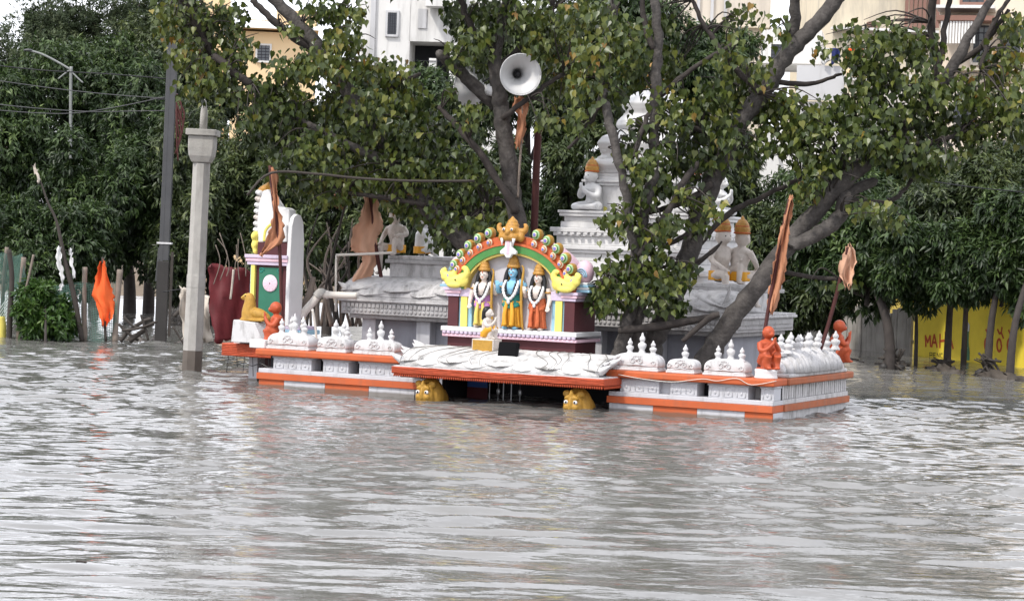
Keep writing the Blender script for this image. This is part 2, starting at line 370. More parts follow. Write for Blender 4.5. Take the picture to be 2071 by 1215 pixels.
def stroke(name, pts, wd, mat, closed=False, y=-.006):
    q = [Vector((*onw(*p), 0)) for p in pts]
    if closed: q = q + [q[0]]
    m = MB()
    for i in range(len(q)-1):
        d = (q[i+1]-q[i]).normalized(); pn = Vector((-d.y, d.x, 0))*wd/2
        a, b2_, c, e = q[i]-d*wd*.15+pn, q[i+1]+d*wd*.15+pn, q[i+1]+d*wd*.15-pn, q[i]-d*wd*.15-pn
        yy = y - .0006*i
        m.add([(k.x, yy, k.y) for k in (a, b2_, c, e)], [(0,1,2,3)])
    return m.build(name, mat, yw)
def zpx(x, y): return 1820 + x/7.147, 600 + y/7.147
def letters(lst, wd, mat):
    for st in lst:
        stroke('lettering', [zpx(*p) for p in st], wd, mat)
letters([[(378,720),(372,560),(405,660),(440,560),(446,720)], [(462,725),(500,545),(540,730)], [(478,660),(525,662)],
         [(580,735),(584,540)], [(662,745),(660,510)], [(584,640),(662,630)], [(690,745),(730,560),(772,750)], [(705,680),(755,684)]], .055, REDTXT)
letters([[(432,870),(432,806),(470,810),(470,842),(434,840)], [(520,812),(488,810),(488,872),(522,876)], [(488,842),(516,844)],
         [(540,878),(540,812),(572,878),(574,814)], [(620,822),(594,818),(590,874),(622,882)]], .016, BLKTXT)
def ringl(cx, cy, rx, ry, wd):
    stroke('lettering', [zpx(cx+rx*math.cos(t*math.pi/7), cy+ry*math.sin(t*math.pi/7)) for t in range(14)], wd, REDTXT, True)
for cx, cy in ((1262, 690), (1440, 700), (1590, 700)): ringl(cx, cy, 32, 88, .055)
letters([[(1245,470),(1268,520),(1300,510),(1318,440)], [(1300,510),(1322,590)], [(1415,470),(1440,530),(1470,520),(1480,440)], [(1470,520),(1500,600)], [(1575,480),(1600,540),(1640,520),(1650,450)]], .05, REDTXT)
bt = MB(); bt.extr([onw(*zpx(*p)) for p in [(880,915),(885,760),(930,690),(955,640),(950,500),(1000,500),(995,640),(1000,720),(1010,800),(1008,920)]], -.008, -.002); bt.build('painted_bottle', GREENB, yw)
bt = MB(); bt.extr([onw(*zpx(*p)) for p in [(888,910),(892,770),(925,720),(920,905)]], -.012, -.0085); bt.build('painted_label', WHITE2, yw)
bt = MB(); bt.extr([onw(*zpx(*p)) for p in [(945,660),(958,655),(980,745),(968,750)]], -.012, -.0085); bt.build('painted_highlight', WHITE2, yw)
bt = MB(); bt.extr([onw(*zpx(*p)) for p in [(968,500),(965,400),(990,370),(1012,410),(1006,500)]], -.009, -.002); bt.build('painted_cap', WHITE2, yw)

# ---- buildings beyond
def bmat(name, col, dirt=.7): return M(name, col, .8, .07, scale=.6, bump=.1, bscale=5, dirt=dirt, dpos=.5, dscale=(.9,.9,.16), dcol=(.16,.15,.145))
BW, BW2 = bmat('white_stained_plaster', (.66,.65,.63), .9), bmat('white_plaster', (.70,.69,.67), .5)
BG = bmat('grey_stained_plaster', (.52,.52,.53), .95); BCR = bmat('cream_stained_plaster', (.62,.55,.42), .9)
BY = bmat('apricot_plaster', (.80,.60,.36), .2); BP = bmat('pink_plaster', (.68,.58,.47), .45); BP2 = bmat('pale_pink_plaster', (.62,.56,.48), .5)
BBR = bmat('brown_band_paint', (.24,.13,.10), .3)
GLASS = M('dark_window_glass', (.03,.04,.05), .12, .2, bump=0, spec=.8); GRILLE = M('black_grille', (.02,.02,.03), .5)
class Bld:
    def __init__(s, name, label, Y, px, py, rz=0):
        s.Y = Y; s.o = P(px, py, Y); s.o.z = 0; s.rz = rz; s.t = thing(name, label, 'building', s.o, rz)
        s.ex = Vector((math.cos(rz), math.sin(rz), 0)); s.ey = Vector((-math.sin(rz), math.cos(rz), 0))
    def q(s, px, py, v=0):
        D = ray(px, py); t = (v - (CAM - s.o).dot(s.ey))/D.dot(s.ey); k = CAM + D*t - s.o; return k.dot(s.ex), k.z
    def rect(s, px0, py0, px1, py1, v=0):
        a, b_ = s.q(px0, py0, v), s.q(px1, py1, v); return a[0], b_[0], b_[1], a[1]
    def block(s, name, mat, px0, py0, px1, py1=None, v=0, d=6, z0=None):
        x0, x1, zz, z1 = s.rect(px0, py0, px1, py1 if py1 else py0+50, v)
        if py1 is None: zz = -1.2
        if z0 is not None: zz = z0
        return MB().box(x0, x1, v, v+d, zz, z1).build(name, mat, s.t)
    def window(s, px0, py0, px1, py1, v=0, bars=4, grille=True, fr=None, hb=5):
        x0, x1, z0, z1 = s.rect(px0, py0, px1, py1, v); m = MB(); e = .07
        m.box(x0-e, x0, v-.07, v-.002, z0-e, z1+e).box(x1, x1+e, v-.07, v-.002, z0-e, z1+e).box(x0, x1, v-.07, v-.002, z1, z1+e).box(x0-.05, x1+.05, v-.1, v-.002, z0-e, z0)
        wo = m.build('window', fr or BW2, s.t)
        MB().box(x0, x1, v-.025, v-.003, z0, z1).build('pane', GLASS, wo)
        if grille:
            m = MB()
            for i in range(1, bars): xx = x0+(x1-x0)*i/bars; m.box(xx-.012, xx+.012, v-.055, v-.03, z0, z1)
            for i in range(1, hb): zz = z0+(z1-z0)*i/hb; m.box(x0, x1, v-.05, v-.034, zz-.012, zz+.012)
            m.build('grille', GRILLE, wo)
bl = Bld('apartment_building', 'white stained apartment block with narrow grilled window and dark balcony', 74, 740, 100, R(-4))
bl.block('wall', BW, 728, -60, 832, None); bl.block('wall', BW, 832.5, -60, 915, 86, d=6)
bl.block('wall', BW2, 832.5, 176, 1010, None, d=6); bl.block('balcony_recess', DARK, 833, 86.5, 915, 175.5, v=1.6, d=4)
bl.block('column', BW2, 868, 118, 880, 176, v=.1, d=.3); bl.block('balcony_rail', GRILLE, 836, 122, 914, 125, v=.05, d=.05); bl.block('wall', BW, 915.5, -60, 1010, 175, d=6)
bl.block('slab', BW2, 862, -40, 925, 14, v=-.7, d=.6); bl.block('drain_stain_recess', BG, 846, 18, 862, 58, v=-.05, d=.04)
bl.window(785, 26, 802, 71, bars=4, fr=BG, hb=8)
bl.block('pipe', BG, 752, -40, 754, 190, v=-.1, d=.08)
bl = Bld('apartment_building', 'apricot yellow house with balcony rail and shuttered window', 84, 500, 60, R(6))
bl.block('wall', BY, 470, 62, 640, None); bl.block('roof_slab', BY, 466, 54, 645, 62, v=-.6, d=7); bl.block('upper_room', BY, 406, -30, 461, None, v=2, d=4)
bl.block('parapet', BY, 560, 20, 640, 54, v=-.4, d=.2)
for i in range(9): bl.block('baluster', BW2, 506+i*6, 43, 508+i*6, 54, v=-.5, d=.1)
bl.block('hand_rail', BY, 500, 39, 562, 43, v=-.52, d=.14); bl.window(521, 92, 545, 124, bars=3, grille=True, fr=BW2)
bl = Bld('apartment_building', 'pale pink plastered block with thin vertical pipes behind the trees', 86, 1400, 40, R(3))
bl.block('wall', BP2, 1360, -60, 1560, None, d=8)
for q_ in (1412, 1440, 1467): bl.block('pipe', BG, q_, -50, q_+2, 60, v=-.1, d=.08)
bl.block('ledge', BCR, 1355, 50, 1562, 56, v=-.3, d=.28)
bl = Bld('terrace_house', 'white terrace house with grey stained parapet, stair wall and slanting shadow slab', 60, 1600, 200, R(-10))
bl.block('wall', BW2, 1538, 262, 1608, None, d=5); bl.block('stair_wall', BW2, 1610, 205, 1720, None, v=.7, d=5)
bl.block('parapet', BG, 1612, 132, 1706, 203, v=.2, d=.3); bl.block('upper_room', BW, 1540, 60, 1660, 130, v=3.5, d=3)
bl.block('slab', BW2, 1706.5, 156, 1765, 163, v=-.2, d=2); bl.block('annex_wall', BY, 1712, 140, 1758, 155, v=1.2, d=2)
bl.block('annex_wall', BW, 1760, 150, 1850, None, v=2.4, d=4)
MB().extr([bl.q(1532, 265, -.25), bl.q(1560, 262, -.25), bl.q(1592, 400, -.25), bl.q(1530, 440, -.25)], -.3, -.02).build('shadow_slab', BW, bl.t)  # slanting shadow on the wall, made as a greyer slab with diagonal edge
for i, (a, c) in enumerate((((1560, 90), 0),)): bl.window(a[0], a[1], a[0]+26, a[1]+34, v=3.5)
bl.window(1640, 235, 1662, 262, v=.7)
for i, (k, cm) in enumerate(((1662, WHITE2), (1682, M('navy_cloth', (.02,.03,.12), .9)), (1712, SAFFROND), (1730, SAFFRON))):
    x0, x1, z0, z1 = bl.rect(k, 98, k+16, 128, .1)
    m = MB(); m.grid(lambda u, v: (x0+(x1-x0)*u, .05+.05*math.sin(u*9+i), z1-(z1-z0)*v*(1+.15*math.sin(u*5+i))), 8, 6)
    o = m.build('hanging_laundry', cm, None, True, solid=.01); o.location = bl.o; o.rotation_euler = (0,0,bl.rz)
    tag(o, ['white cloth drying above the grey stained parapet', 'navy cloth drying above the grey stained parapet', 'bright orange cloth drying above the grey stained parapet', 'faded peach cloth drying above the grey stained parapet'][i], 'laundry')
bl = Bld('apartment_building', 'cream stained building with rusty bars on its terrace', 78, 1780, 40, R(5))
bl.block('wall', BCR, 1690, -60, 1930, None, d=7); bl.block('ledge', BW2, 1686, 58, 1932, 64, v=-.5, d=.48)
for i in range(8): bl.block('bar', BBR, 1834+i*9, -60, 1836+i*9, 57, v=-.3, d=.05)
bl.block('column', BBR, 1757, 44, 1778, 57.5, v=-.45, d=.3)
bl = Bld('apartment_building', 'pink apartment block with brown balcony band and white railings', 58, 1980, 100, R(-14))
bl.block('wall', BP, 1905, -80, 2260, None, d=8); bl.block('balcony_band', BBR, 1895, 31, 2010, 42, v=-.9, d=.88)
bl.block('balcony_slab', BW2, 1893, 10, 2012, 17, v=-1.0, d=.98)
for i in range(12): bl.block('baluster', BW2, 1903+i*6, 43, 1905.5+i*6, 88, v=-.85, d=.05)
bl.window(1970, 52, 1998, 128, bars=3, fr=BP2); bl.window(1948, -30, 1990, 6, bars=3, fr=BBR)
bl.block('sun_shade', BCR, 2016, 52, 2080, 60, v=-.6, d=.58); bl.window(2030, 70, 2062, 128, fr=BP2)
bl.block('ledge', BCR, 1900, 136, 2100, 144, v=-.4, d=.38); bl.window(1930, 190, 1965, 250, fr=BP2); bl.window(2020, 190, 2060, 250, fr=BP2)
bl = Bld('outbuilding', 'small yellow outbuilding with brown door behind the right trees', 55, 1850, 500, R(-8))
bl.block('wall', bmat('mustard_plaster', (.55,.42,.10), .4), 1795, 470, 1925, None, d=4); bl.block('roof_slab', BW2, 1785, 392, 1930, 402, v=-.5, d=5)
bl.block('column', BW2, 1852, 402, 1858, 520, v=-.3, d=.15); bl.block('door', BBR, 1862, 430, 1896, 560, v=-.04, d=.035); bl.block('rail', BW2, 1806, 497, 1851, 501, v=-.1, d=.05)
bl.block('upper_wall', BCR, 1800, 402, 1920, 469.5, v=.8, d=3)
# ================================================================== TEMPLE
def arch_relief(m, x, z, wd, ht, y):          # small raised horseshoe on a pier
    pts = [(x-wd/2, y, z), (x-wd/2, y, z+ht*.45)] + [(x-wd/2*math.cos(t*math.pi/8), y, z+ht*.45+ht*.55*math.sin(t*math.pi/8)**.8) for t in range(1, 8)] + [(x+wd/2, y, z+ht*.45), (x+wd/2, y, z)]
    m.tube(pts, .008, 5); m.ell((x, y, z+ht*.35), (wd*.16, .012, ht*.2), 8, 5); m.tube([(x-wd/2, y, z), (x+wd/2, y, z)], .006, 5)
def parapet(t, x0, x1, piers, stripes, fill=True):
    MB().box(x0, x1, .03, .40, -1.6, .085).build('plinth', LILACW, t)
    for a, b, c in stripes: MB().box(a, b, .012, .2, -.5, .088).build('stripe_panel', ORANGE if c else LILACW, t, bevel=.004)
    MB().box(x0-.02, x1+.0, -.02, .42, .09, .18).build('orange_band', ORANGE, t, bevel=.006)
    MB().box(x0, x1, .0, .40, .181, .243).build('white_ledge', LILACW, t, bevel=.008)
    for a, b, na in piers:
        m = MB().box(a, b, .03, .3, .244, .425); p = m.build('pier', LILACW, t, bevel=.005)
        m = MB()
        for i in range(na): arch_relief(m, a+(b-a)*(i+.5)/na, .265, (b-a)/na*.62, .13, .03)
        m.box(a-.01, b+.01, .015, .31, .402, .43)
        m.build('arch_relief', LILACW, p, True)
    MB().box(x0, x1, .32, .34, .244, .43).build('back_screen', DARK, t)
    MB().box(x0-.03, x1+.03, -.06, .46, .431, .525).build('rim', ORANGE, t, bevel=.02)
def xs(lst, z, f, off, y): return [F(off + q/f, y, 0)[0] for q in lst]
# left wing and right wing: pier edges read off the photograph
lw = tth('parapet_wall', 'orange and white parapet wall left of the front canopy', 'wall', 0, 0)
f_ = lambda q: F(420+q/2.53, 740, 0)[0]
parapet(lw, -7.79, -5.05, [(f_(330), f_(525), 3), (f_(585), f_(715), 2), (f_(770), f_(985), 3)],
        [(-7.785, f_(390), 1), (f_(391), f_(600), 0), (f_(601), f_(825), 1), (f_(826), f_(1060), 0)])
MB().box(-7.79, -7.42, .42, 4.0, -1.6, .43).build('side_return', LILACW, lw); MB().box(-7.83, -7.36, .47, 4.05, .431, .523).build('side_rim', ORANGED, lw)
g_ = lambda q: F(1230+q/4.14, 800, 0)[0]
rw = tth('parapet_wall', 'orange and white parapet wall with fluted side at the outer corner', 'wall', 0, 0)
parapet(rw, -2.3, 0, [(g_(90), g_(415), 3), (g_(510), g_(735), 2), (g_(832), g_(1165), 3), (g_(1272), -.002, 1)],
        [(-2.29, g_(375), 0), (g_(376), g_(745), 1), (g_(746), g_(1145), 0), (g_(1146), -.003, 1)])
MB().box(g_(415), g_(510), .12, .28, .244, .42).build('recess_panel', LILACW, rw)
RV = 3.15                                       # return along the right side
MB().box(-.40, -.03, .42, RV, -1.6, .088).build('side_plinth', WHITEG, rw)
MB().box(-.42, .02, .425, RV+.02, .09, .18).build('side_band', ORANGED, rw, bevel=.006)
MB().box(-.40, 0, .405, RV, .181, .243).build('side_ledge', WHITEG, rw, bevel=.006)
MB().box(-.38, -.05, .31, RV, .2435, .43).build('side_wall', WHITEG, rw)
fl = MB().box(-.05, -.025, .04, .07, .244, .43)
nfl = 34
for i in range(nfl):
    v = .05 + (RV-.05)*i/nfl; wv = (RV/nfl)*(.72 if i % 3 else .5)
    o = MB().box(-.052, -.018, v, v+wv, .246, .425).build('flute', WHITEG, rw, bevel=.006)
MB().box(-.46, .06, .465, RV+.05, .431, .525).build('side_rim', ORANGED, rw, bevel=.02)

# ---- dome ornaments standing on the rims
def spire(m, x, y, z, h, r_):
    pr = [(1,0),(1.05,.06),(.75,.16),(.6,.24),(.85,.32),(1.0,.42),(.95,.5),(.5,.56),(.42,.6),(.62,.65),(.68,.72),(.55,.8),(.3,.86),(.28,.9),(.22,.95),(.03,1)]
    m.lathe([(a*r_*1.3, b*h) for a, b in pr], 12, (x, y, z))
def dome_ornament(label, x0, x1, v, zb, hd, sps, dv=.3, mat=WHITE):
    t = tth('dome_ornament', label, 'ornament', (x0+x1)/2, v, zb, group='white domed ornaments on the parapet'); hw = (x1-x0)/2
    MB().box(-hw, hw, -dv/2, dv/2, 0, .035).build('base_moulding', mat, t, bevel=.01)
    MB().box(-hw*.95, hw*.95, -dv/2*.93, dv/2*.93, .0355, .055).build('base_moulding', mat, t, bevel=.008)
    n = 14; poly = []
    for i in range(n+1):
        a = math.pi*i/n; c = math.cos(a); s = math.sin(a)
        poly.append((-hw*.98*math.copysign(abs(c)**.62, c), .056 + (hd-.056)*s**.62))
    m = MB().extr(poly, -dv/2*.9, dv/2*.9); d = m.build('dome', mat, t, True, bevel=.02)
    m = MB(); y = -dv/2*.9-.004; zc = .056+(hd-.056)*.42
    def curl(cx, cz, r_, s):
        pts = [(cx + s*r_*(1-.7*q/14)*math.cos(q*.55), y, cz + r_*(1-.7*q/14)*math.sin(q*.55)) for q in range(15)]; m.tube(pts, .008, 5)
    sc = min(hw*.22, .045)
    curl(-sc*1.1, zc, sc, 1); curl(sc*1.1, zc, sc, -1); curl(-hw*.78, zc*.85, sc*.8, 1); curl(hw*.78, zc*.85, sc*.8, -1)
    for q in range(5): m.ell(((q-2)*sc*.55, y, zc+sc*1.5-abs(q-2)*.006), (.008, .01, .018), 6, 5)
    m.tube([(-hw*.45, y, zc-sc*1.3), (0, y-.004, zc-sc*1.0), (hw*.45, y, zc-sc*1.3)], .007, 5)
    m.build('scroll_relief', mat, d, True)
    for fx, h, yy in sps:
        m = MB(); spire(m, fx*hw, yy, hd-.03, h, .042*(h/.26)**.4); m.build('spire', mat, t, True)
    return t
gx_ = lambda q: F(1230+q/4.14, 755, .2)[0]
fx_ = lambda q: F(420+q/2.53, 690, .2)[0]
dome_ornament('white domed ornament with three spires beside the front canopy on the right wing', gx_(85), gx_(452), .2, .526, .235, [(-.5,.22,0),(.05,.30,0),(.55,.20,0)])
dome_ornament('small white domed ornament with one single spire', gx_(515), gx_(755), .2, .526, .19, [(.05,.22,0)])
dome_ornament('white domed ornament with three spires beside the praying orange corner monkey', gx_(822), gx_(1185), .2, .526, .22, [(-.48,.20,0),(.1,.29,0),(.62,.19,0)])
dome_ornament('white domed ornament with five clustered spires beside the orange monkey and golden bird', fx_(325), fx_(545), .2, .526, .24, [(-.52,.23,0),(-.2,.27,.09),(.08,.31,0),(.3,.27,.1),(.55,.20,0)])
dome_ornament('white domed ornament with a close pair of spires', fx_(583), fx_(735), .2, .526, .22, [(-.05,.27,0),(.28,.25,.08),(.6,.2,.05)])
dome_ornament('white domed ornament with three tall spires beside the left of the front canopy', fx_(770), fx_(985), .2, .526, .21, [(-.45,.20,0),(.08,.30,0),(.58,.19,0)])
# long ribbed dome along the right side
t = tth('ribbed_dome', 'long weathered ribbed dome with a double row of small spires', 'ornament', -.2, 0, .526)
MB().box(-.24, .24, .5, 2.95, 0, .05).build('base_moulding', WHITEG, t, bevel=.015)
nb = 21
for i in range(nb):
    v = .52 + 2.42*(i+.5)/nb; e = math.sqrt(max(.05, 1-((i+.5)/nb*2-1)**4)); m = MB()
    m.tube([(.24*math.cos(a*math.pi/10)*e if True else 0, v, .05 + .24*e*math.sin(a*math.pi/10)**.7) for a in range(0, 11)], .07, 7); m.build('rib', WHITEG, t, True)
MB().box(-.1, .1, .6, 2.85, .27, .315).build('ridge', WHITEG, t, bevel=.01)
for i in range(6):
    for sx in (-.1, .1):
        m = MB(); spire(m, sx, .68+i*.40+(.12 if sx > 0 else 0), .30, .23+.02*((i*7) % 3), .05); m.build('spire', WHITE, t, True)

# ---- carved petal roofs
def slope_pt(x, s, v0, v1, z0, z1):
    a = s*math.pi/2; return Vector((x, v0+(v1-v0)*(1-math.cos(a)), z0+(z1-z0)*math.sin(a)**.9))
def petal_roof(t, x0, x1, v0, v1, z0, z1, npet, mat, thick=.05, seed=0):
    """a smooth convex slope with broad carved lotus petals lying on it, tips at the eave"""
    m = MB().grid(lambda u, s: slope_pt(x0+(x1-x0)*u, s, v0, v1, z0, z1), 40, 14); m.build('petal_roof', mat, t, True, solid=.01)
    rs = random.Random(seed); pw = (x1-x0)/npet
    for row in (0, 1):
        for i in range(npet + (1 if row == 0 else 0)):
            xc = x0 + pw*(i + (.5 if row else 0)); w_ = pw*(.56 if row else .5); lean = (xc-(x0+x1)/2)/(x1-x0)*pw*1.3; jt = rs.uniform(-.06, .06)
            s0, s1 = (.99, .10+jt*.3) if row else (.80, .015)
            def fn(a, b):
                q = a*2-1; wd = w_*(1 if b < .5 else max(0, 1-((b-.5)/.5)**2.2)**.62); s = s0+(s1-s0)*b
                xx = min(x1, max(x0, xc + q*wd + lean*b*b)); p = slope_pt(xx, s, v0, v1, z0, z1)
                h = thick*(1-q*q)**.7*(.45+.55*math.sin(min(1, b*1.15)*math.pi)) + .35*thick*math.exp(-((abs(q)-.8)/.09)**2) - .30*thick*math.exp(-((abs(q)-.55)/.06)**2)*(b > .1)
                if row == 0: h *= .8
                h += (thick*.55 if row else 0) + (.9*thick*((b-.86)/.14)**2 if b > .86 else 0)
                n_ = Vector((0, -math.cos(s*1.2)-.2, math.sin(s*1.2)+.35)).normalized(); return p + n_*h*(1 if .02 < b else .2)
            MB().grid(fn, 22, 16).build('petal', mat, t, True, norm=False)
def tip(m, p, d, L_, w_, h_):                 # a pointed petal
    p, d = Vector(p), Vector(d).normalized(); s = Vector((-d.y, d.x, 0)).normalized(); u = d.cross(s)*-1
    rings = [(0, 1), (.35, 1.05), (.65, .7), (.88, .3), (1, .03)]; vs, fs = [], []
    for t_, k in rings:
        for q in range(8):
            a = 2*math.pi*q/8; vs.append(p + d*L_*t_ + s*w_*k*math.cos(a) + Vector((0,0,1))*(h_*k*math.sin(a) + .25*L_*t_*t_))
    for i in range(4):
        for q in range(8): fs.append((i*8+q, i*8+(q+1) % 8, (i+1)*8+(q+1) % 8, (i+1)*8+q))
    fs.append(tuple(range(8))); m.add(vs, fs)
# front canopy
cn = tth('gate_canopy', 'red orange ribbed canopy with white petal roof over the flooded gate', 'canopy', 0, 0)
cx0, cx1 = -5.30, -2.13
MB().box(cx0, cx1, -.55, .62, .33, .425).build('rim', REDOR, cn, bevel=.012)
MB().box(cx0+.02, cx1-.02, -.535, .60, .425, .44).build('cream_edge', WHITE, cn)
m = MB()
for q in range(5):
    pts = [(cx0+(cx1-cx0)*k/60, -.552, .35+.065*q/4+.008*math.sin(k*.5+q*2.1)+.006*math.sin(k*.23+q)) for k in range(61)]; m.tube(pts, .005, 4)
m.build('wavy_relief', REDOR, cn, True)
m = MB().box(cx0+.03, cx1-.03, -.52, .6, .302, .329); m.build('soffit', REDOR, cn)
m = MB(); nd = 95
for i in range(nd): xx = cx0+.02+(cx1-cx0-.04)*(i+.5)/nd; m.ell((xx, -.535, .305), (.0125, .014, .02), 6, 5)
for i in range(26): m.ell((cx1-.012, -.5+i*.04, .305), (.014, .0125, .02), 6, 5)
m.build('fringe', REDOR, cn, True)['kind'] = 'stuff'
petal_roof(cn, cx0+.10, cx1-.10, -.49, .33, .44, .68, 5, MOULD, .03, 3)
MB().box(cx0+.25, cx1-.25, .30, .62, .44, .67).build('roof_back', WHITE, cn)
for sx, xe in ((-1, cx0+.2), (1, cx1-.2)):
    for k in range(5):
        m = MB(); tip(m, (xe+sx*(.06-.08*(k % 2)), -.44+k*.14, .50+.04*k), (sx, -.25+.12*k, .25), .22, .06, .055); m.build('petal_tip', WHITE, cn, True)
LINE = M('groove_shade_grime', (.20,.19,.175), .9, .2)
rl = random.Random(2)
for k in range(13):                            # dark swirl lines on the moulding, groove shade and grime put into their colour
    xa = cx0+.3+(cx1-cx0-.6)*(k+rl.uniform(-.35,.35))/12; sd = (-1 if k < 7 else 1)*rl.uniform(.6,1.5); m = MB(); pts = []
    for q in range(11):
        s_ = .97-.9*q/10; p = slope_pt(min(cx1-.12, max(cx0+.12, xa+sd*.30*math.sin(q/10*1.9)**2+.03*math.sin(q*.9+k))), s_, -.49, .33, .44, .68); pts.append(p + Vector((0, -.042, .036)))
    m.tube(pts, [.0065*(1-.5*q/10) for q in range(11)], 5); m.build('groove_shade_line', LINE, cn, True)
# side canopy on the left
sc_ = tth('side_canopy', 'orange carved canopy ledge jutting out on the left end', 'canopy', 0, 0)
sx0 = F(448, 695, .7)[0]
MB().box(sx0, -7.62, .7, 3.2, .345, .535).build('rim', REDOR, sc_, bevel=.012)
m = MB()
for q in range(6):
    m.tube([(sx0+.01+(-7.66-sx0)*k/24, .698, .365+.03*q+.006*math.sin(k*1.1+q*2)) for k in range(25)], .006, 4)
m.build('wavy_relief', REDOR, sc_, True)
MB().box(sx0+.15, -7.64, .8, 3.0, .5355, .56).build('cream_edge', WHITE, sc_)
for k in range(3): m = MB(); tip(m, (sx0+.28, .85+k*.3, .62), (-1, -.3+.2*k, .25), .17, .06, .06); m.build('petal_tip', WHITE2, sc_, True)
MB().box(-8.7, -7.7, 2.3, 2.6, -1.6, .344).build('rear_pier', LILACW, sc_); MB().box(-8.6, -8.45, 1.0, 1.2, -1.6, .344).build('post', LILACW, sc_)
for i in range(7):
    m = MB(); xx = sx0+.12+i*.14; m.tube([(xx, .72, .35), (xx+random.uniform(-.03,.03), .72, .25-random.uniform(0,.2))], .006, 5); m.build('hanging_twig', BLACK, sc_)
m = MB(); m.tube(crm([(sx0+.12+i*.14, .715, .26-.04*(i % 2)) for i in range(7)]), .007, 5); m.build('hanging_twig', BLACK, sc_)

# ---- gate below the canopy
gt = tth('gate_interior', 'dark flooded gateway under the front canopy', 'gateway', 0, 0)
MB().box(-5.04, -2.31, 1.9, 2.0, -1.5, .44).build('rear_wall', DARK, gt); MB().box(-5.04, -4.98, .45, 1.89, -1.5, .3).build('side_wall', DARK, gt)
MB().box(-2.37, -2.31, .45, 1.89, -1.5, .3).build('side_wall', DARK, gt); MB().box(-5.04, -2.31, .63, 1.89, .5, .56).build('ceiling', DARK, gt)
gg = tth('metal_gate', 'thin silver gate bars in the dark gateway', 'gate', 0, 0)
SILV = M('silver_rod', (.28,.29,.30), .35, .1, metal=.6)
for px_, w_ in ((990, .5), (1018, .42), (1034, .5)):
    x_, z_ = F(px_, 790, .5)
    m = MB().box(x_-.006, x_+.006, .5, .512, -.6, .30); m.build('bar', SILV, gg)
for px_ in (1008, 1052):
    x_, z_ = F(px_, 783, .5); m = MB()
    m.ell((x_, .5, .24), (.03, .012, .035)); m.ell((x_, .5, .10), (.03, .012, .05)); m.tube([(x_, .5, -.5), (x_, .5, .3)], .007, 6); m.build('ornamental_bar', SILV, gg, True)
x_, _ = F(960, 780, .9); bb = tth('notice_board', 'blue and red board hanging in the dark gateway', 'board', x_, .9, -.05)
MB().box(-.12, .2, 0, .02, .16, .34).build('blue_panel', M('blue_board', (.03,.10,.35), .5), bb); MB().box(-.12, .2, 0, .02, 0, .158).build('red_panel', M('dark_red_board', (.10,.015,.02), .5), bb)

# ---- lion heads half under water
def lion(px, label):
    x, z = F(px, 800, -.36); t = tth('lion_head', label, 'lion head', x, -.30, 0)
    m = MB(); m.ell((0, .05, .0), (.205, .2, .285), 20, 14); m.ell((0, -.09, .02), (.14, .12, .2), 16, 12)
    for s in (-1, 1):
        m.ell((s*.058, -.175, .155), (.05, .03, .028), rot=(0, s*.5, 0)); m.ell((s*.06, -.17, .03), (.05, .05, .05)); m.ell((s*.1, -.1, .2), (.06, .04, .05))
    m.ell((0, -.2, .06), (.03, .04, .1)); m.ell((0, -.17, .2), (.03, .04, .06))
    m.build('head', GOLDY, t, fuse=.012)
    for s in (-1, 1):
        e = MB().ell((s*.066, -.195, .095), (.032, .018, .026)).build('eye', WHITE2, t, True); MB().ell((s*.062, -.21, .094), (.013, .008, .016)).build('pupil', BLACK, e, True)
    m = MB(); m.ell((0, .22, -.05), (.17, .2, .22)); m.build('neck', GOLDY, t, True)
lion(863, 'golden lion head half under water below the canopy beside the left wing'); lion(1163, 'golden lion head half under water below the canopy beside the right wing')

# ---- niche shrine above the canopy
NX, NV = -4.11, .62
ns = tth('niche_shrine', 'painted arched shrine niche with green arch and peacock eye border', 'shrine', NX, NV)
MB().box(-.99, .99, .06, .75, .44, .82).build('plinth', MAROON, ns, bevel=.006)
MB().box(-1.04, 1.04, -.02, .8, .822, .865).build('ledge_moulding', PINK, ns, bevel=.01)
m = MB()
for k in range(30): m.ell((-1.0+k*2.0/29, -.03, .885), (.034, .016, .026), 8, 6)
m.build('scallop_row', LILAC, ns, True)['kind'] = 'stuff'
MB().box(-1.05, 1.05, -.05, .8, .90, .965).build('ledge', WHITE2, ns, bevel=.012)
MB().box(-.70, .70, .13, .17, .966, 2.02).build('back_wall', NICHE, ns)
for s in (-1, 1):
    a, b = sorted((s*.98, s*.82)); MB().box(a, b, .02, .72, .966, 1.385).build('pier', MAROON, ns, bevel=.006)
    MB().box(*sorted((s*.82, s*.62)), .06, .171, .966, 1.385).build('pilaster', SKYB, ns)
    MB().box(*sorted((s*.785, s*.68)), .03, .06, .967, 1.385).build('yellow_strip', YELLOW, ns, bevel=.005)
    for k in range(3): MB().box(*sorted((s*(1.0+.02*k), s*(.80-.02*k))), .0-.015*k, .74, 1.386+.042*k, 1.426+.042*k).build('capital', LILAC if k != 1 else PINK, ns, bevel=.006)
    MB().box(*sorted((s*.80, s*.61)), .02, .171, 1.386, 1.508).build('inner_capital', LILAC, ns, bevel=.008)
    for k, (r_, cc) in enumerate(((.16, SKYB), (.135, WHITE2), (.115, SKYB), (.10, WHITE2))):
        MB().box(s*1.0-r_, s*1.0+r_, .25-r_, .25+r_, 1.513+.035*k, 1.546+.035*k).build('dome_step', cc, ns, bevel=.006)
    m = MB().lathe([(.07,0),(.11,.04),(.13,.12),(.125,.19),(.095,.25),(.05,.29),(.01,.30)], 20, (s*.98, .32, 1.653)); m.build('pink_dome', PINK, ns, True)
    m = MB()
    for rr in (.10, .075, .05): m.tube([(s*.98+rr*.9*math.cos(q*math.pi/10), .32-.135, 1.72+rr*1.2*math.sin(q*math.pi/10)) for q in range(11)], .009, 5)
    m.build('dome_ring', SKYB, ns, True)
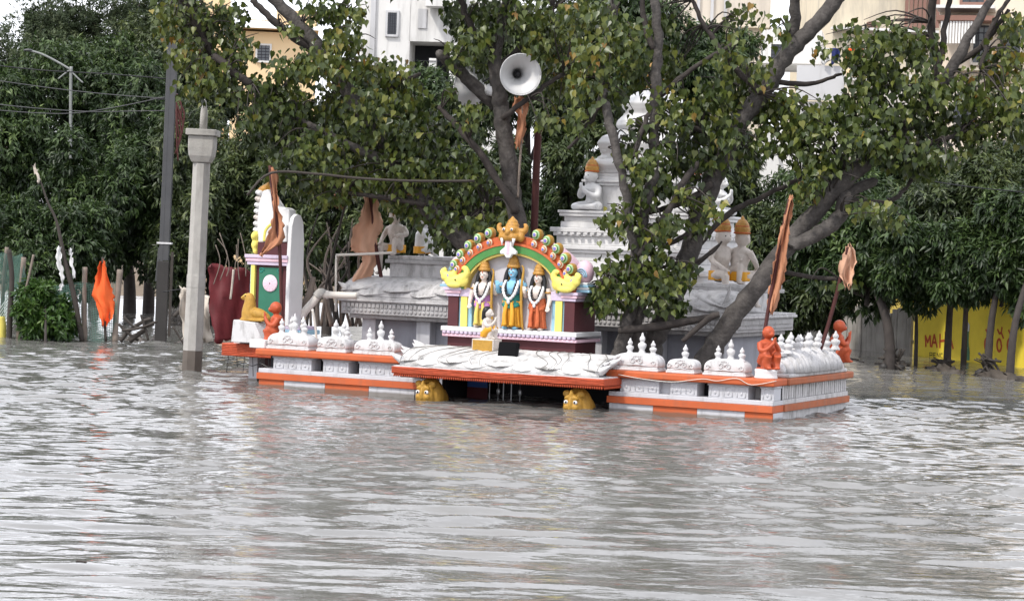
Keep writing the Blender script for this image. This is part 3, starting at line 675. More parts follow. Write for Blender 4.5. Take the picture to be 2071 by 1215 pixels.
# arch bands
def arch_pts(rx, rz, zc=1.46, n=28, a0=.02): return [(rx*math.cos(math.pi*(1-(a0+(1-2*a0)*i/n))), zc+rz*math.sin(math.pi*(a0+(1-2*a0)*i/n))) for i in range(n+1)]
def band(name, ri, ro, y0, y1, mat, zc=1.46):
    a, b = arch_pts(*ri, zc), arch_pts(*ro, zc); m = MB()
    for i in range(len(a)-1):
        q = [a[i], a[i+1], b[i+1], b[i]]; m.extr(q, y0, y1)
    return m.build(name, mat, ns)
band('gold_band', (.70,.535), (.73,.565), .0, .14, DHOTI); band('green_band', (.732,.567), (.845,.665), -.02, .14, GREEN)
band('orange_band', (.847,.667), (.88,.70), -.03, .15, REDS); band('red_backing', (.882,.702), (.965,.80), .02, .16, REDS); band('shell', (.72,.60), (.88,.77), .172, .72, PINK)
# peacock eye lobes
LG = M('pale_green_paint', (.38,.55,.28), .5); VB = M('violet_blue_paint', (.20,.18,.52), .5); CRM = M('cream_ring_paint', (.75,.68,.5), .5)
def disc(r_, y0, y1, n=14): return MB().lathe([(r_, 0), (r_, (y1-y0)*.6), (r_*.8, y1-y0)], n, (0,0,0), Matrix.Translation((0, y0, 0)) @ Matrix.Rotation(math.pi/2, 4, 'X') @ Matrix.Translation((0,0,-(y1-y0))))
proto = {}
def lobe(px_, pz, sc, kind):
    key = kind
    if key not in proto:
        c = [(1.0, .0, .10, REDS if kind == 'in' else GOLDY), (.82, -.03, .0, CRM if kind == 'in' else LG), (.62, -.045, -.03, REDS if kind == 'in' else GREEN), (.45, -.06, -.045, CRM), (.30, -.07, -.06, VB)]
        o = []
        for r_, a, b, mt in c:
            me = disc(.065*r_, a, b); q = me.mesh('petal_eye_disc'); q.materials.append(mt); o.append(q)
        proto[key] = o
    root = None
    for i, me in enumerate(proto[key]):
        o = bpy.data.objects.new('peacock_lobe' if i == 0 else 'eye_ring', me); COL.objects.link(o)
        if i == 0: o.parent = ns; o.location = (px_, .0, pz); o.scale = (sc*.92, 1, sc*1.12); root = o
        else: o.parent = root
for i in range(15):
    f = .045 + .91*(i+.5)/15
    if abs(f-.5) < .07: continue
    a = math.pi*(1-f); lobe(.985*math.cos(a)*1.0, 1.46+.885*math.sin(a), 1.14, 'out')
for i in range(15):
    f = .045 + .91*(i+.5)/15
    if abs(f-.5) < .07: continue
    a = math.pi*(1-f); lobe(.925*math.cos(a), 1.455+.75*math.sin(a), .9, 'in')
# yellow curling makaras at the arch feet
for s in (-1, 1):
    m = MB()
    m.ell((s*.86, -.03, 1.60), (.17, .06, .085)); m.ell((s*.74, -.03, 1.62), (.10, .055, .10)); m.ell((s*1.0, -.03, 1.66), (.08, .05, .07)); m.ell((s*.9, -.03, 1.68), (.07, .05, .06)); m.ell((s*.86, -.05, 1.55), (.12, .05, .05))
    m.tube(crm([(s*.72, -.03, 1.64), (s*.67, -.03, 1.72), (s*.70, -.03, 1.79), (s*.75, -.03, 1.77)]), lerp_r([.06, .05, .035, .025]), 8)
    m.tube(crm([(s*.98, -.03, 1.64), (s*1.05, -.03, 1.72), (s*1.0, -.03, 1.77)]), lerp_r([.05, .045, .03]), 8)
    m.tube(crm([(s*.87, -.03, 1.66), (s*.86, -.03, 1.74), (s*.82, -.03, 1.73)]), lerp_r([.04, .035, .02]), 8)
    k = m.build('makara', YELLOW, ns, fuse=.012); MB().ell((s*.82, -.095, 1.62), (.012, .008, .012)).build('eye', BLACK, k, True)
# gold face at the crown of the arch
m = MB(); m.ell((0, -.02, 2.30), (.13, .12, .12)); m.ell((0, -.08, 2.24), (.15, .09, .07)); m.ell((0, -.14, 2.30), (.04, .05, .05))
for s in (-1, 1):
    m.ell((s*.06, -.11, 2.34), (.045, .04, .045)); m.tube(crm([(s*.11, 0, 2.32), (s*.19, 0, 2.33), (s*.21, 0, 2.40), (s*.17, 0, 2.42)]), lerp_r([.05, .045, .03, .015]), 8)
    m.ell((s*.14, -.02, 2.24), (.06, .06, .07)); m.tube([(s*.05, 0, 2.38), (s*.07, 0, 2.46)], [.035, .012], 8)
m.lathe([(.09,0),(.1,.03),(.07,.06),(.075,.08),(.03,.12),(.01,.15)], 12, (0, 0, 2.38))
fc = m.build('gold_face', GOLD, ns, fuse=.011)
for s in (-1, 1):
    e = MB().ell((s*.06, -.15, 2.345), (.022, .012, .02)).build('eye', WHITE2, fc, True); MB().ell((s*.06, -.16, 2.343), (.01, .006, .012)).build('pupil', BLACK, e, True)
    m = MB(); m.tube([(s*.09, -.13, 2.22), (s*.085, -.14, 2.12)], [.028, .004], 8); m.build('fang', WHITE2, fc, True)
m = MB(); tg = [(-.05,2.2),(.05,2.2),(.055,2.1),(.13,2.04),(.12,2.0),(.06,2.0),(.03,1.95),(-.03,1.95),(-.06,2.0),(-.12,2.0),(-.13,2.04),(-.055,2.1)]
m.extr(tg, -.12, -.06); tn = m.build('tongue', WHITE2, fc, bevel=.012)
MB().box(-.02, .02, -.126, -.119, 2.0, 2.19).build('tongue_stripe', PINK, tn)

# ---- figures
def eyes(t, z, y, dx, r_=.012):
    for s in (-1, 1):
        e = MB().ell((s*dx, y, z), (r_*1.5, r_*.6, r_)).build('eye', WHITE2, t, True); MB().ell((s*dx, y-r_*.5, z), (r_*.7, r_*.4, r_*.9)).build('pupil', BLACK, e, True)
def deity(label, x, sc, skin, sash, skirt, raised, bow):
    t = tth('standing_statue', label, 'statue', x, NV+.04, .966, group='painted statues in the niche', scale=sc); t.scale = (sc*1.14, sc, sc)
    m = MB()
    m.tube(crm([(0,.02,.34),(0,.01,.45),(0,0,.55),(0,.01,.63)]), lerp_r([.085,.075,.10,.085]), 12)
    m.ell((0,.01,.61), (.125,.06,.055)); m.tube([(0,.0,.62),(0,-.005,.72)], .035, 10); m.ell((0,-.015,.765), (.058,.06,.078)); m.ell((0,-.075,.755), (.012,.016,.02)); m.ell((0,-.055,.715), (.03,.025,.02))
    for s in (-1, 1): m.ell((s*.06, 0, .765), (.012,.02,.03)); m.tube([(s*.06,0,.2),(s*.06,0,.03)], .04, 8); m.ell((s*.065,-.05,.02), (.035,.07,.022))
    sh = .125
    arms = {'L': [(-sh,.01,.62),(-sh-.045,-.02,.50),(-sh-.035,-.10,.57)] if raised else [(-sh,.01,.62),(-sh-.05,0,.47),(-sh-.06,-.03,.35)],
            'R': [(sh,.01,.62),(sh+.05,-.01,.50),(sh+.02,-.08,.60)] if bow else [(sh,.01,.62),(sh+.045,.0,.48),(sh+.04,-.05,.36)]}
    for k, pts in arms.items():
        m.tube(crm(pts), lerp_r([.045,.036,.026]), 8); h_ = Vector(pts[-1]); upw = 1 if (k == 'L' and raised) or (k == 'R' and bow) else -1
        m.ell(h_ + Vector((0,-.01,.025*upw)), (.028,.016,.034))
        for q in range(4): m.tube([h_+Vector(((q-1.5)*.014,-.012,.04*upw)), h_+Vector(((q-1.5)*.017,-.02,(.085-.008*abs(q-1.3))*upw))], [.009,.007], 6)
        m.tube([h_+Vector((.022,-.015,.02*upw)), h_+Vector((.042,-.022,.05*upw))], [.01,.007], 6)
    m.build('body', skin, t, fuse=.0085, relax=2)
    # pleated skirt
    def sk(u, v):
        a = 2*math.pi*u; z = .03+.35*v; pl = 1+.10*math.cos(a*15)*(1-v*.6); rx = (.125-.02*math.sin(v*3.1)+.0*v)*pl
        split = .03*math.exp(-((a-4.712)/.16)**2)*(1-v)
        return (rx*math.cos(a), .085*pl*math.sin(a)+split, z)
    MB().grid(sk, 72, 10).build('skirt', skirt, t, True, solid=.006)
    m = MB()
    for s in (-1, 1): m.tube(crm([(s*.03,-.10,.36),(s*.05,-.115,.2),(s*.045,-.12,.05)]), lerp_r([.018,.028,.03]), 8)
    m.build('pleat', skirt, t, True)
    def sa(u, v):
        a = 2*math.pi*u; z = .30+.16*v+.02*math.cos(2*a); k = 1+.05*math.cos(a*11+v*6); return ((.125-.03*v)*k*math.cos(a), (.10-.02*v)*k*math.sin(a), z)
    MB().grid(sa, 44, 8).build('sash', sash, t, True, solid=.006)
    m = MB(); m.ell((0,.03,.78), (.075,.06,.095))
    for s in (-1, 1): m.tube(crm([(s*.06,.0,.82),(s*.085,.0,.74),(s*.10,-.02,.64),(s*.12,-.03,.57)]), lerp_r([.025,.032,.028,.012]), 8)
    m.build('hair', BLACK, t, fuse=.009)
    m = MB().lathe([(.074,0),(.086,.025),(.078,.035),(.068,.06),(.073,.07),(.062,.08),(.056,.11),(.06,.12),(.045,.13),(.036,.16),(.018,.17),(.016,.19),(.003,.21)], 18, (0,.0,.82), sy=1); m.build('crown', GOLD, t, True)
    eyes(t, .775, -.072, .024, .0095); MB().ell((0,-.075,.728), (.017,.006,.006)).build('mouth', REDS, t, True)
    m = MB(); m.box(-.004, .004, -.079, -.07, .79, .83); m.build('forehead_mark', REDS, t)
    for nm, w0, zb, rr, mt in (('garland', .085, .40, .021, WHITE2), ('bead_necklace', .055, .46, .015, BLACK)):
        pts = crm([(-w0,-.02,.65),(-w0*1.05,-.09,.56),(-w0*.7,-.115,.46),(0,-.125,zb),(w0*.7,-.115,.46),(w0*1.05,-.09,.56),(w0,-.02,.65)], 5); m = MB()
        for i, p in enumerate(pts): m.ell(p, rr*(.9+.2*(i % 2)), 8, 6)
        if nm == 'garland': m.ell((0,-.13,zb-.03), (.022,.02,.035))
        m.build(nm, mt, t, True)
    if bow:
        m = MB(); m.tube(crm([(sh+.06,-.09,.0),(sh+.035,-.10,.3),(sh+.03,-.10,.58),(sh+.045,-.09,.8),(sh+.02,-.09,.86)]), lerp_r([.013,.017,.018,.014,.008]), 8); m.build('bow', GOLDY, t, True)
    m = MB(); m.ell((-.09,.07,.66), (.05,.02,.08), rot=(0,.5,0)); m.build('quiver', GOLDY, t, True)
    for s in (-1, 1):
        m = MB(); m.lathe([(.046,-.012),(.05,0),(.046,.012)], 12, (s*(sh+.02), 0, .565)); m.build('armlet', GOLD, t, True)
deity('painted statue with pale face, violet sash, pale yellow skirt and gold bow', NX-.43, .96, SKIN, PURPLE, DHOTI, False, True)
deity('painted statue with blue face, teal sash and saffron skirt in the middle of the niche', NX+.02, 1.03, BLUESKIN, TEAL, OCHRE, True, True)
deity('painted statue with pale face, red blouse and vermilion skirt', NX+.41, .93, SKIN, REDS, REDS, True, False)

def seated(label, x, v, z, rz, sc, mat, pose, crown=None, loin=None, name='monkey_statue', cat='statue', group=None, vox=.019):
    t = tth(name, label, cat, x, v, z, rz, group, sc); m = MB()
    H = .66 if pose != 'lotus' else .56
    m.ell((0,.04,.17), (.18,.16,.15)); m.tube(crm([(0,.05,.15),(0,.06,.32),(0,.02,.5),(0,0,H)]), lerp_r([.17,.155,.19,.11]), 12)
    m.ell((0,.02,H-.07), (.23,.14,.10)); m.tube([(0,0,H-.05),(0,-.01,H+.12)], .07, 8)
    hz = H+.18
    m.ell((0,-.02,hz), (.145,.15,.155)); m.ell((0,-.135,hz-.045), (.08,.07,.06)); m.ell((0,-.12,hz+.05), (.1,.04,.025)); m.ell((0,-.19,hz-.02), (.03,.02,.02))
    for s in (-1, 1): m.ell((s*.13, .0, hz), (.025,.04,.05)); m.ell((s*.05,-.11,hz-.01), (.045,.04,.05))
    if pose == 'crouch':
        for s in (-1, 1):
            m.tube(crm([(s*.11,.04,.16),(s*.16,-.1,.30),(s*.13,-.22,.33)]), lerp_r([.13,.12,.10]), 10); m.tube(crm([(s*.13,-.22,.33),(s*.14,-.17,.16),(s*.12,-.2,.04)]), lerp_r([.10,.10,.09]), 10); m.ell((s*.09,-.08,.14),(.11,.14,.15)); m.ell((s*.12,-.26,.03), (.05,.1,.035))
            m.tube(crm([(s*.2,.02,H-.06),(s*.25,-.09,H-.22),(s*.16,-.2,H-.2),(s*.035,-.27,H-.06)]), lerp_r([.075,.065,.05,.04]), 10)
            m.ell((s*.022,-.275,H-.02), (.022,.035,.075)); m.tube([(s*.02,-.29,H+.02),(s*.014,-.30,H+.10)], [.024,.014], 6)
            m.tube([(s*.02,-.25,H+.0),(s*.02,-.235,H+.05)], [.016,.011], 6)
        m.box(-.18,.18,-.28,.2,0,.03)
    elif pose == 'lotus':
        for s in (-1, 1):
            m.tube(crm([(s*.1,.04,.12),(s*.3,-.06,.10),(s*.36,-.16,.09)]), lerp_r([.11,.1,.075]), 10); m.tube(crm([(s*.36,-.16,.09),(s*.14,-.26,.08),(-s*.06,-.24,.08)]), lerp_r([.075,.06,.045]), 10); m.ell((-s*.12,-.22,.09), (.09,.05,.04))
            m.tube(crm([(s*.2,.02,H-.06),(s*.26,-.06,H-.24),(s*.15,-.2,H-.2),(s*.03,-.27,H-.1)]), lerp_r([.075,.065,.05,.04]), 10); m.ell((s*.025,-.29,H-.03), (.024,.03,.08))
    else:                                      # perched on a ledge, one leg hanging, hands on knees
        m.tube(crm([(-.11,.03,.14),(-.16,-.18,.18),(-.15,-.3,.16)]), lerp_r([.1,.085,.075]), 10); m.tube(crm([(-.15,-.3,.16),(-.14,-.31,-.1),(-.14,-.3,-.36)]), lerp_r([.075,.06,.045]), 10); m.ell((-.14,-.36,-.39), (.045,.1,.035))
        m.tube(crm([(.11,.03,.14),(.2,-.14,.28),(.22,-.24,.36)]), lerp_r([.1,.085,.07]), 10); m.tube(crm([(.22,-.24,.36),(.2,-.26,.18),(.2,-.24,.03)]), lerp_r([.07,.055,.05]), 10); m.ell((.2,-.3,.03), (.045,.09,.035))
        m.tube(crm([(-.2,.02,H-.06),(-.28,-.06,.42),(-.17,-.28,.27)]), lerp_r([.07,.055,.04]), 10); m.ell((-.15,-.32,.25), (.04,.06,.03))
        m.tube(crm([(.2,.02,H-.06),(.33,-.02,.46),(.25,-.2,.44)]), lerp_r([.07,.055,.04]), 10); m.ell((.23,-.25,.43), (.04,.05,.03))
        for q in range(4): m.tube([(-.18+q*.022,-.35,.25),(-.18+q*.022,-.39,.22)], [.014,.01], 6)
    m.build('body', mat, t, fuse=vox)
    m = MB()
    for s in (-1, 1): m.ell((s*.05,-.15,hz+.005), (.018,.012,.015))
    m.build('eyes', BLACK, t, True)
    if loin:
        def sa(u, q): a = 2*math.pi*u; return ((.2+.01*math.cos(9*a))*math.cos(a), .04+(.19+.01*math.cos(9*a))*math.sin(a), .06+.17*q)
        MB().grid(sa, 40, 6).build('loincloth', loin, t, True, solid=.012)
    if crown:
        m = MB().lathe([(.13,0),(.15,.03),(.14,.05),(.15,.08),(.145,.12),(.13,.14),(.125,.19),(.10,.22),(.08,.26),(.04,.28),(.03,.31),(.005,.34)], 18, (0,0,hz+.07)); m.build('crown', crown, t, True)
        m = MB()
        for k in range(3): m.lathe([(.152-.012*k,0),(.158-.012*k,.012),(.152-.012*k,.024)], 18, (0,0,hz+.085+.06*k))
        m.build('crown_band', REDS, t, True)
    return t
# orange monkeys praying on white drums
def drum(label, x, v, z, r_, h, sq=False):
    t = tth('pedestal', label, 'pedestal', x, v, z)
    if sq: MB().box(-r_, r_, -r_, r_, 0, h).build('block', WHITE2, t, bevel=.012)
    else: MB().lathe([(r_*1.02,0),(r_*1.05,h*.12),(r_*.97,h*.3),(r_*1.0,h*.7),(r_*1.03,h*.9),(r_*.95,h)], 24).build('drum', WHITE2, t, True)
    return t
xc, _ = F(1549, 760, .15)
drum('white round drum pedestal under the praying monkey at the outer corner', xc, .15, .526, .145, .12)
seated('orange monkey statue praying on a white round drum at the outer corner', xc, .17, .646, R(55), .56, MONKEY, 'crouch')
xc, _ = F(541, 690, .3)
drum('white square block pedestal under the praying monkey beside the golden bird', xc, .15, .526, .13, .12, True)
seated('orange monkey statue praying next to the golden bird', xc+.12, .33, .60, R(-52), .60, MONKEY, 'crouch')
drum('white drum pedestal half hidden by the ribbed dome', -.2, RV-.05, .526, .14, .12)
seated('orange monkey statue seen from behind at the far end of the ribbed dome', -.16, RV-.05, .646, R(120), .60, MONKEY, 'crouch')
# small kneeling figure on the ochre block
xb, zb = F(985, 700, .05)
t = tth('ochre_pedestal', 'ochre painted block pedestal on the canopy roof', 'pedestal', xb, .04, .665)
MB().box(-.165, .165, -.13, .13, 0, .175).build('block', CREAM, t, bevel=.01); MB().box(-.15, .15, -.136, -.1295, .012, .16).build('front_panel', GOLDY, t, bevel=.003)
kt = seated('small cream kneeling monkey statue with dark hair on ochre block', xb+.01, .04, .84, R(88), .42, CREAM, 'crouch', loin=OCHRE, vox=.022)
for s in (-1, 1):
    m = MB(); m.tube(crm([(s*.11,.04,.16),(s*.16,-.1,.30),(s*.13,-.22,.33)]), lerp_r([.145,.135,.115]), 10); m.build('dhoti', OCHRE, kt, True)
m = MB(); m.ell((0,.06,.90), (.165,.15,.165)); m.tube([(0,.12,.88),(0,.17,.60)], [.12,.08], 8); m.build('hair', BLACK, kt, fuse=.02)
# black loudspeaker box on the canopy
xb, zb = F(1048, 720, .05)
t = tth('floodlight', 'black box floodlight tilted on the white canopy roof', 'floodlight', xb, -.28, .63, R(4))
MB().box(-.14, .14, -.02, .06, .0, .20, Matrix.Rotation(R(-12), 4, 'X')).build('housing', MATTE, t, bevel=.012)
MB().box(-.12, .12, -.026, -.021, .02, .185, Matrix.Rotation(R(-12), 4, 'X')).build('glass', MATTE, t)
m = MB(); m.tube([(-.14,.03,.11),(-.14,.03,-.04),(.14,.03,-.04),(.14,.03,.11)], .01, 6); m.build('bracket', BLACK, t)
m = MB(); m.tube(crm([(-.02,.02,.02),(-.1,-.06,-.02),(-.05,-.12,-.06),(-.13,-.16,-.09)]), .006, 6); m.build('cable', BLACK, t)

# ---- golden bird on a white wedge, left end
xb, zb = F(512, 690, .75)
t = tth('wedge_pedestal', 'white slanted block pedestal under the golden bird', 'pedestal', xb, .78, .5605)
MB().extr([(-.28,0),(.30,0),(.12,.30),(-.25,.33)], -.2, .2).build('block', WHITE, t, bevel=.01)
t = tth('bird_statue', 'golden sitting bird statue with upright neck on slanted white block', 'statue', xb-.02, .78, .885, R(0), scale=.84)
m = MB(); m.tube(crm([(-.08,0,.0),(-.10,0,.15),(-.09,0,.3),(-.10,0,.40)]), lerp_r([.15,.135,.105,.085]), 14); m.ell((-.11,0,.41), (.09,.08,.075)); m.ell((.1,0,.12), (.2,.12,.10), rot=(0,.25,0)); m.ell((.24,0,.09), (.12,.09,.06), rot=(0,.6,0)); m.tube([(-.16,0,.42),(-.28,0,.385)], [.05,.02], 8); m.tube([(-.16,0,.385),(-.25,0,.365)], [.035,.018], 8); m.box(-.22,.26,-.13,.13,-.01,.03)
m.build('body', GOLDY, t, fuse=.013)
m = MB(); m.tube([(-.17,0,.45),(-.27,0,.40)], [.025,.01], 6); m.build('beak_stripe', YELLOW, t, True)
for s in (-1, 1): MB().ell((-.15, s*.075, .43), (.012,.008,.012)).build('eye', BLACK, t, True)

# ---- side shrine at the left end, seen from its flank (it faces left)
sx, sv = F(505, 520, 1.35)[0], 1.35
sh_ = tth('side_shrine', 'tall side shrine with green panel, pink disc and white gable back', 'shrine', sx, sv)
def fz(px, py): a, b = F(px, py, sv); return a-sx, b
def fr(px0, py0, px1, py1): a = fz(px0, py0); b = fz(px1, py1); return a[0], b[0], b[1], a[1]
D2 = .30
x0, x1, z0, z1 = fr(507, 540, 578, 655)
zled = fz(505, 655)[1]
MB().box(x0+.06, x1+.25, .02, D2-.02, -.9, zled-.12).build('plinth', MAROON, sh_); MB().box(x0-.02, x1+.3, -.06, D2+.2, zled-.12, zled-.055).build('blue_ledge', SKYB, sh_, bevel=.01); MB().box(x0, x1+.26, -.03, D2+.15, zled-.054, zled).build('lilac_ledge', LILAC, sh_, bevel=.008)
zc = fz(505, 535)[1]; zc2 = fz(505, 514)[1]
MB().box(x0+.07, x1, .03, D2-.03, zled+.001, zc).build('flank_wall', MAROON, sh_)
MB().box(x0, x0+.065, .0, D2, zled+.001, zc).build('blue_pilaster', SKYB, sh_); MB().box(x0+.02, x0+.085, -.02, .029, zled+.002, zc-.002).build('yellow_strip', YELLOW, sh_)
a0, a1, b0, b1 = fr(524, 540, 566, 650)
pn = MB().box(a0, a1, .012, .0295, b0, b1).build('green_panel', DGREEN, sh_)
cxp, czp = fz(546, 573)
m = MB().lathe([(.128,0),(.128,.012),(.115,.018)], 28, (0,0,0), Matrix.Translation((cxp, .011, czp)) @ Matrix.Rotation(math.pi/2, 4, 'X')); dk = m.build('pink_disc', M('pale_pink_paint', (.80,.60,.70), .55), pn, True)
m = MB().lathe([(.012,0),(.006,.006)], 10, (0,0,0), Matrix.Translation((cxp, -.008, czp)) @ Matrix.Rotation(math.pi/2, 4, 'X')); m.build('disc_center', MAROON, pn)
m = MB()
for k in range(12): a = math.pi*2*k/12; m.tube([(cxp+.03*math.cos(a), -.008, czp+.03*math.sin(a)), (cxp+.11*math.cos(a), -.008, czp+.11*math.sin(a))], .003, 4)
m.build('disc_ray', PINK, pn)
for cx_ in (a0+.04, a1-.04):
    for cz_ in (b0+.05, b1-.05):
        m = MB(); m.tube([(cx_+.045*(1-.06*q)*math.cos(q*.6), .010, cz_+.045*(1-.06*q)*math.sin(q*.6)) for q in range(12)], .009, 5)
        m.build('corner_scroll', TEAL, pn, True)
for k in range(3): MB().box(x0-.05-.015*k, x1+.02, -.03-.015*k, D2+.03, zc+.001+(zc2-zc)*k/3, zc+(zc2-zc)*(k+1)/3).build('cornice', LILAC if k != 1 else PINK, sh_, bevel=.006)
zt = fz(540, 490)[1]
MB().box(x0+.10, x1, .02, D2-.02, zc2+.001, zt).build('attic_wall', MAROON, sh_)
# curved white roof and lobed face
yf = lambda px, py: fz(px, py)
prof = [yf(514, 490), yf(512, 450), yf(516, 410), yf(524, 385), yf(535, 382), yf(546, 402), yf(556, 418), yf(570, 420), yf(577.5, 424), yf(577.5, 445), yf(577.5, 450), yf(577.5, 490)]
m = MB().extr(prof, .1, D2); m.build('roof', WHITE2, sh_, bevel=.02)
m = MB().extr([yf(528, 490), yf(534, 462), yf(556, 448), yf(577, 455), yf(577.5, 490)], .03, .099); m.build('roof_flank', WHITE2, sh_, bevel=.02)
m = MB(); pts = [yf(532, 488), yf(535, 466), yf(548, 453), yf(566, 452)]; m.tube(crm([(a, .04, b) for a, b in pts]), .026, 8); m.build('yellow_moulding', YELLOW, sh_, True)
for k in range(8):
    f = k/7; c = yf(511+5*f*f, 478-88*f); m = MB(); 
    m.ell((c[0]-.02, .3, c[1]), (.07, .2, .062)); m.ell((c[0]-.05, .2, c[1]+.01), (.04, .1, .045)); m.build('lobe', WHITE2 if k % 3 else CREAM, sh_, True)
c = yf(519, 382); m = MB(); m.ell((c[0], .3, c[1]), (.09,.14,.09)); m.ell((c[0]-.06, .26, c[1]-.02), (.06,.1,.07)); m.ell((c[0]+.04, .3, c[1]-.01), (.06,.1,.05)); m.tube([(c[0], .3, c[1]+.05), (c[0]+.02, .3, c[1]+.12)], [.05, .01], 8); m.build('gold_face', GOLD, sh_, fuse=.016)
c = yf(510, 495); m = MB(); m.ell((c[0]-.01, .15, c[1]), (.075,.12,.10)); m.ell((c[0]-.02, .12, c[1]+.13), (.06,.1,.08)); m.ell((c[0]-.0, .15, c[1]-.09), (.06,.1,.06)); m.build('makara', YELLOW, sh_, fuse=.016)
xb0 = fz(579, 600)[0]; zt_ = fz(579, 432)[1]
gp = [(-.03, zled+.001), (-.03, zt_-.55), (-.01, zt_-.18), (.04, zt_-.05), (.13, zt_), (.24, zt_-.02), (.31, zt_-.12), (.35, zt_-.40), (.36, zled+.5), (.33, zled+.001)]
m = MB(); nq = len(gp)
m.add([(xb0+.001, a, b) for a, b in gp]+[(xb0+.07, a, b) for a, b in gp], [tuple(range(nq)), tuple(range(nq, 2*nq))[::-1]]+[(k, k+nq, (k+1) % nq+nq, (k+1) % nq) for k in range(nq)])
m.build('gable_back', WHITE2, sh_, bevel=.012)

# ---- main shrine behind: carved cornice slab, petal roof, stepped tower
mx0, mx1, mv0, mv1 = -7.97, F(1492, 660, 2.5)[0], 2.5, 5.0
ms = tth('main_shrine', 'main white shrine with carved grey cornice, petal roof and stepped tower', 'shrine', 0, 0)
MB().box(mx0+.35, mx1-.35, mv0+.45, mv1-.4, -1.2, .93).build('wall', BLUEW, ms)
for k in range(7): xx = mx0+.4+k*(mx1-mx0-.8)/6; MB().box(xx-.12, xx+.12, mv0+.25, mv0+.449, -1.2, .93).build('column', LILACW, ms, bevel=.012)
MB().box(mx0+.12, mx1-.12, mv0+.12, mv1-.12, .931, 1.0).build('lower_moulding', STONEG, ms, bevel=.012)
MB().box(mx0+.03, mx1-.03, mv0+.03, mv1-.03, 1.001, 1.19).build('frieze', STONEG, ms)
MB().box(mx0-.02, mx1+.02, mv0-.02, mv1+.02, 1.191, 1.235).build('upper_moulding', WHITEG, ms, bevel=.012)
MB().box(mx0, mx1, mv0, mv1, 1.236, 1.26).build('upper_moulding', WHITEG, ms, bevel=.008)
m = MB(); nn_ = 88
for i in range(nn_):
    xx = mx0+.06+(mx1-mx0-.12)*(i+.5)/nn_
    m.box(xx-.026, xx+.026, mv0+.012, mv0+.034, 1.105, 1.165); m.ell((xx, mv0+.03, 1.055), (.03, .02, .03), 8, 5)
for i in range(50):
    vv = mv0+.08+(mv1-mv0-.16)*(i+.5)/50; m.box(mx1-.034, mx1-.012, vv-.026, vv+.026, 1.105, 1.165); m.ell((mx1-.03, vv, 1.055), (.02, .03, .03), 8, 5)
m.build('frieze_carving', STONEG, ms)['kind'] = 'stuff'
petal_roof(ms, mx0+.05, mx1-.05, mv0+.03, mv0+.75, 1.26, 1.54, 8, WHITEG, .05, 5)
MB().box(mx0+.3, mx1-.5, mv0+.70, mv1-.3, 1.261, 1.55).build('roof_block', WHITEG, ms)
for k in range(4): m = MB(); tip(m, (mx0+.2, mv0+.1+k*.3, 1.34+.03*k), (-1, -.35+.15*k, .3), .26, .09, .07); m.build('petal_tip', WHITEG, ms, True)
for k in range(9): m = MB(); tip(m, (mx1-.25-.06*(k % 3), mv0+.1+k*.16, 1.33+.03*(k % 3)), (.5, -.4+.1*k, 1.0), .24, .06, .05); m.build('petal_tip', WHITEG, ms, True)
MB().box(-5.2, -2.3, mv1-.29, 6.1, -1.2, 1.551).build('rear_block', WHITEG, ms)
# low blocks that carry the seated figures
bx0, bx1 = F(778, 540, 3.05)[0], F(905, 540, 3.05)[0]
def lowblock(x0, x1, v0, v1, z1):
    MB().box(x0+.06, x1-.06, v0+.06, v1, 1.551, z1-.12).build('low_block', WHITEG, ms); MB().box(x0, x1, v0, v1+.06, z1-.119, z1-.06).build('block_cornice', STONEG, ms, bevel=.01); MB().box(x0+.03, x1-.03, v0+.03, v1+.03, z1-.0595, z1).build('block_cornice', WHITEG, ms, bevel=.01)
lowblock(bx0, bx1+.5, 3.05, 5.0, 1.91)
rx0, rx1 = F(1375, 590, 3.05)[0], F(1512, 590, 3.05)[0]
lowblock(rx0, rx1, 3.05, 4.6, F(1400, 572, 3.05)[1])
rz1 = F(1400, 572, 3.05)[1]
# tower
tw = tth('tower', 'white stepped shrine tower rising behind the leaning trunks', 'tower', -3.72, 4.62)
def tier(h_, z0, z1, mat=TOWERW, nm='tier', bv=.012): return MB().box(-h_, h_, -h_, h_, z0, z1).build(nm, mat, tw, bevel=bv)
for h_, z0, z1 in ((1.25,1.552,1.76),(1.30,1.761,1.82),(1.18,1.821,1.93),(1.13,1.931,2.05),(1.19,2.051,2.10),(1.23,2.101,2.17),(1.08,2.171,2.30),(1.12,2.301,2.36),(1.16,2.361,2.43),(1.04,2.431,2.52),(1.0,2.521,2.60),(1.06,2.601,2.65),(1.08,2.651,2.69)):
    tier(h_, z0, z1, TOWERW, 'tier' if z1-z0 > .09 else 'cornice')
for sgn_ in range(2):
    for i in range(19):
        q = -1.0+2.0*i/18
        if sgn_ == 0: MB().box(q-.03, q+.03, -1.185, -1.13, 2.325, 2.359).build('dentil', TOWERW, tw)
        else: MB().box(1.13, 1.185, q-.03, q+.03, 2.325, 2.359).build('dentil', TOWERW, tw)
for h_, z0, z1 in ((.72,2.691,3.08),(.78,3.081,3.13),(.82,3.131,3.17),(.74,3.171,3.22),(.7,3.221,3.27)): tier(h_, z0, z1, TOWERW, 'upper_tier')
for q in (-.55, .55, -.2, .2): MB().box(q-.05, q+.05, -.75, -.721, 2.70, 3.07).build('pilaster', TOWERW, tw, bevel=.008); MB().box(.721, .75, q-.05, q+.05, 2.70, 3.07).build('pilaster', TOWERW, tw, bevel=.008)
sq_ = math.sqrt(2)
m = MB().lathe([(r_*sq_, z) for r_, z in ((.66,3.271),(.68,3.33),(.74,3.4),(.72,3.46),(.62,3.52),(.60,3.58),(.64,3.66),(.66,3.74),(.6,3.84),(.46,3.92),(.40,3.96))], 4); m.build('curved_roof', TOWERW, tw, bevel=.02)
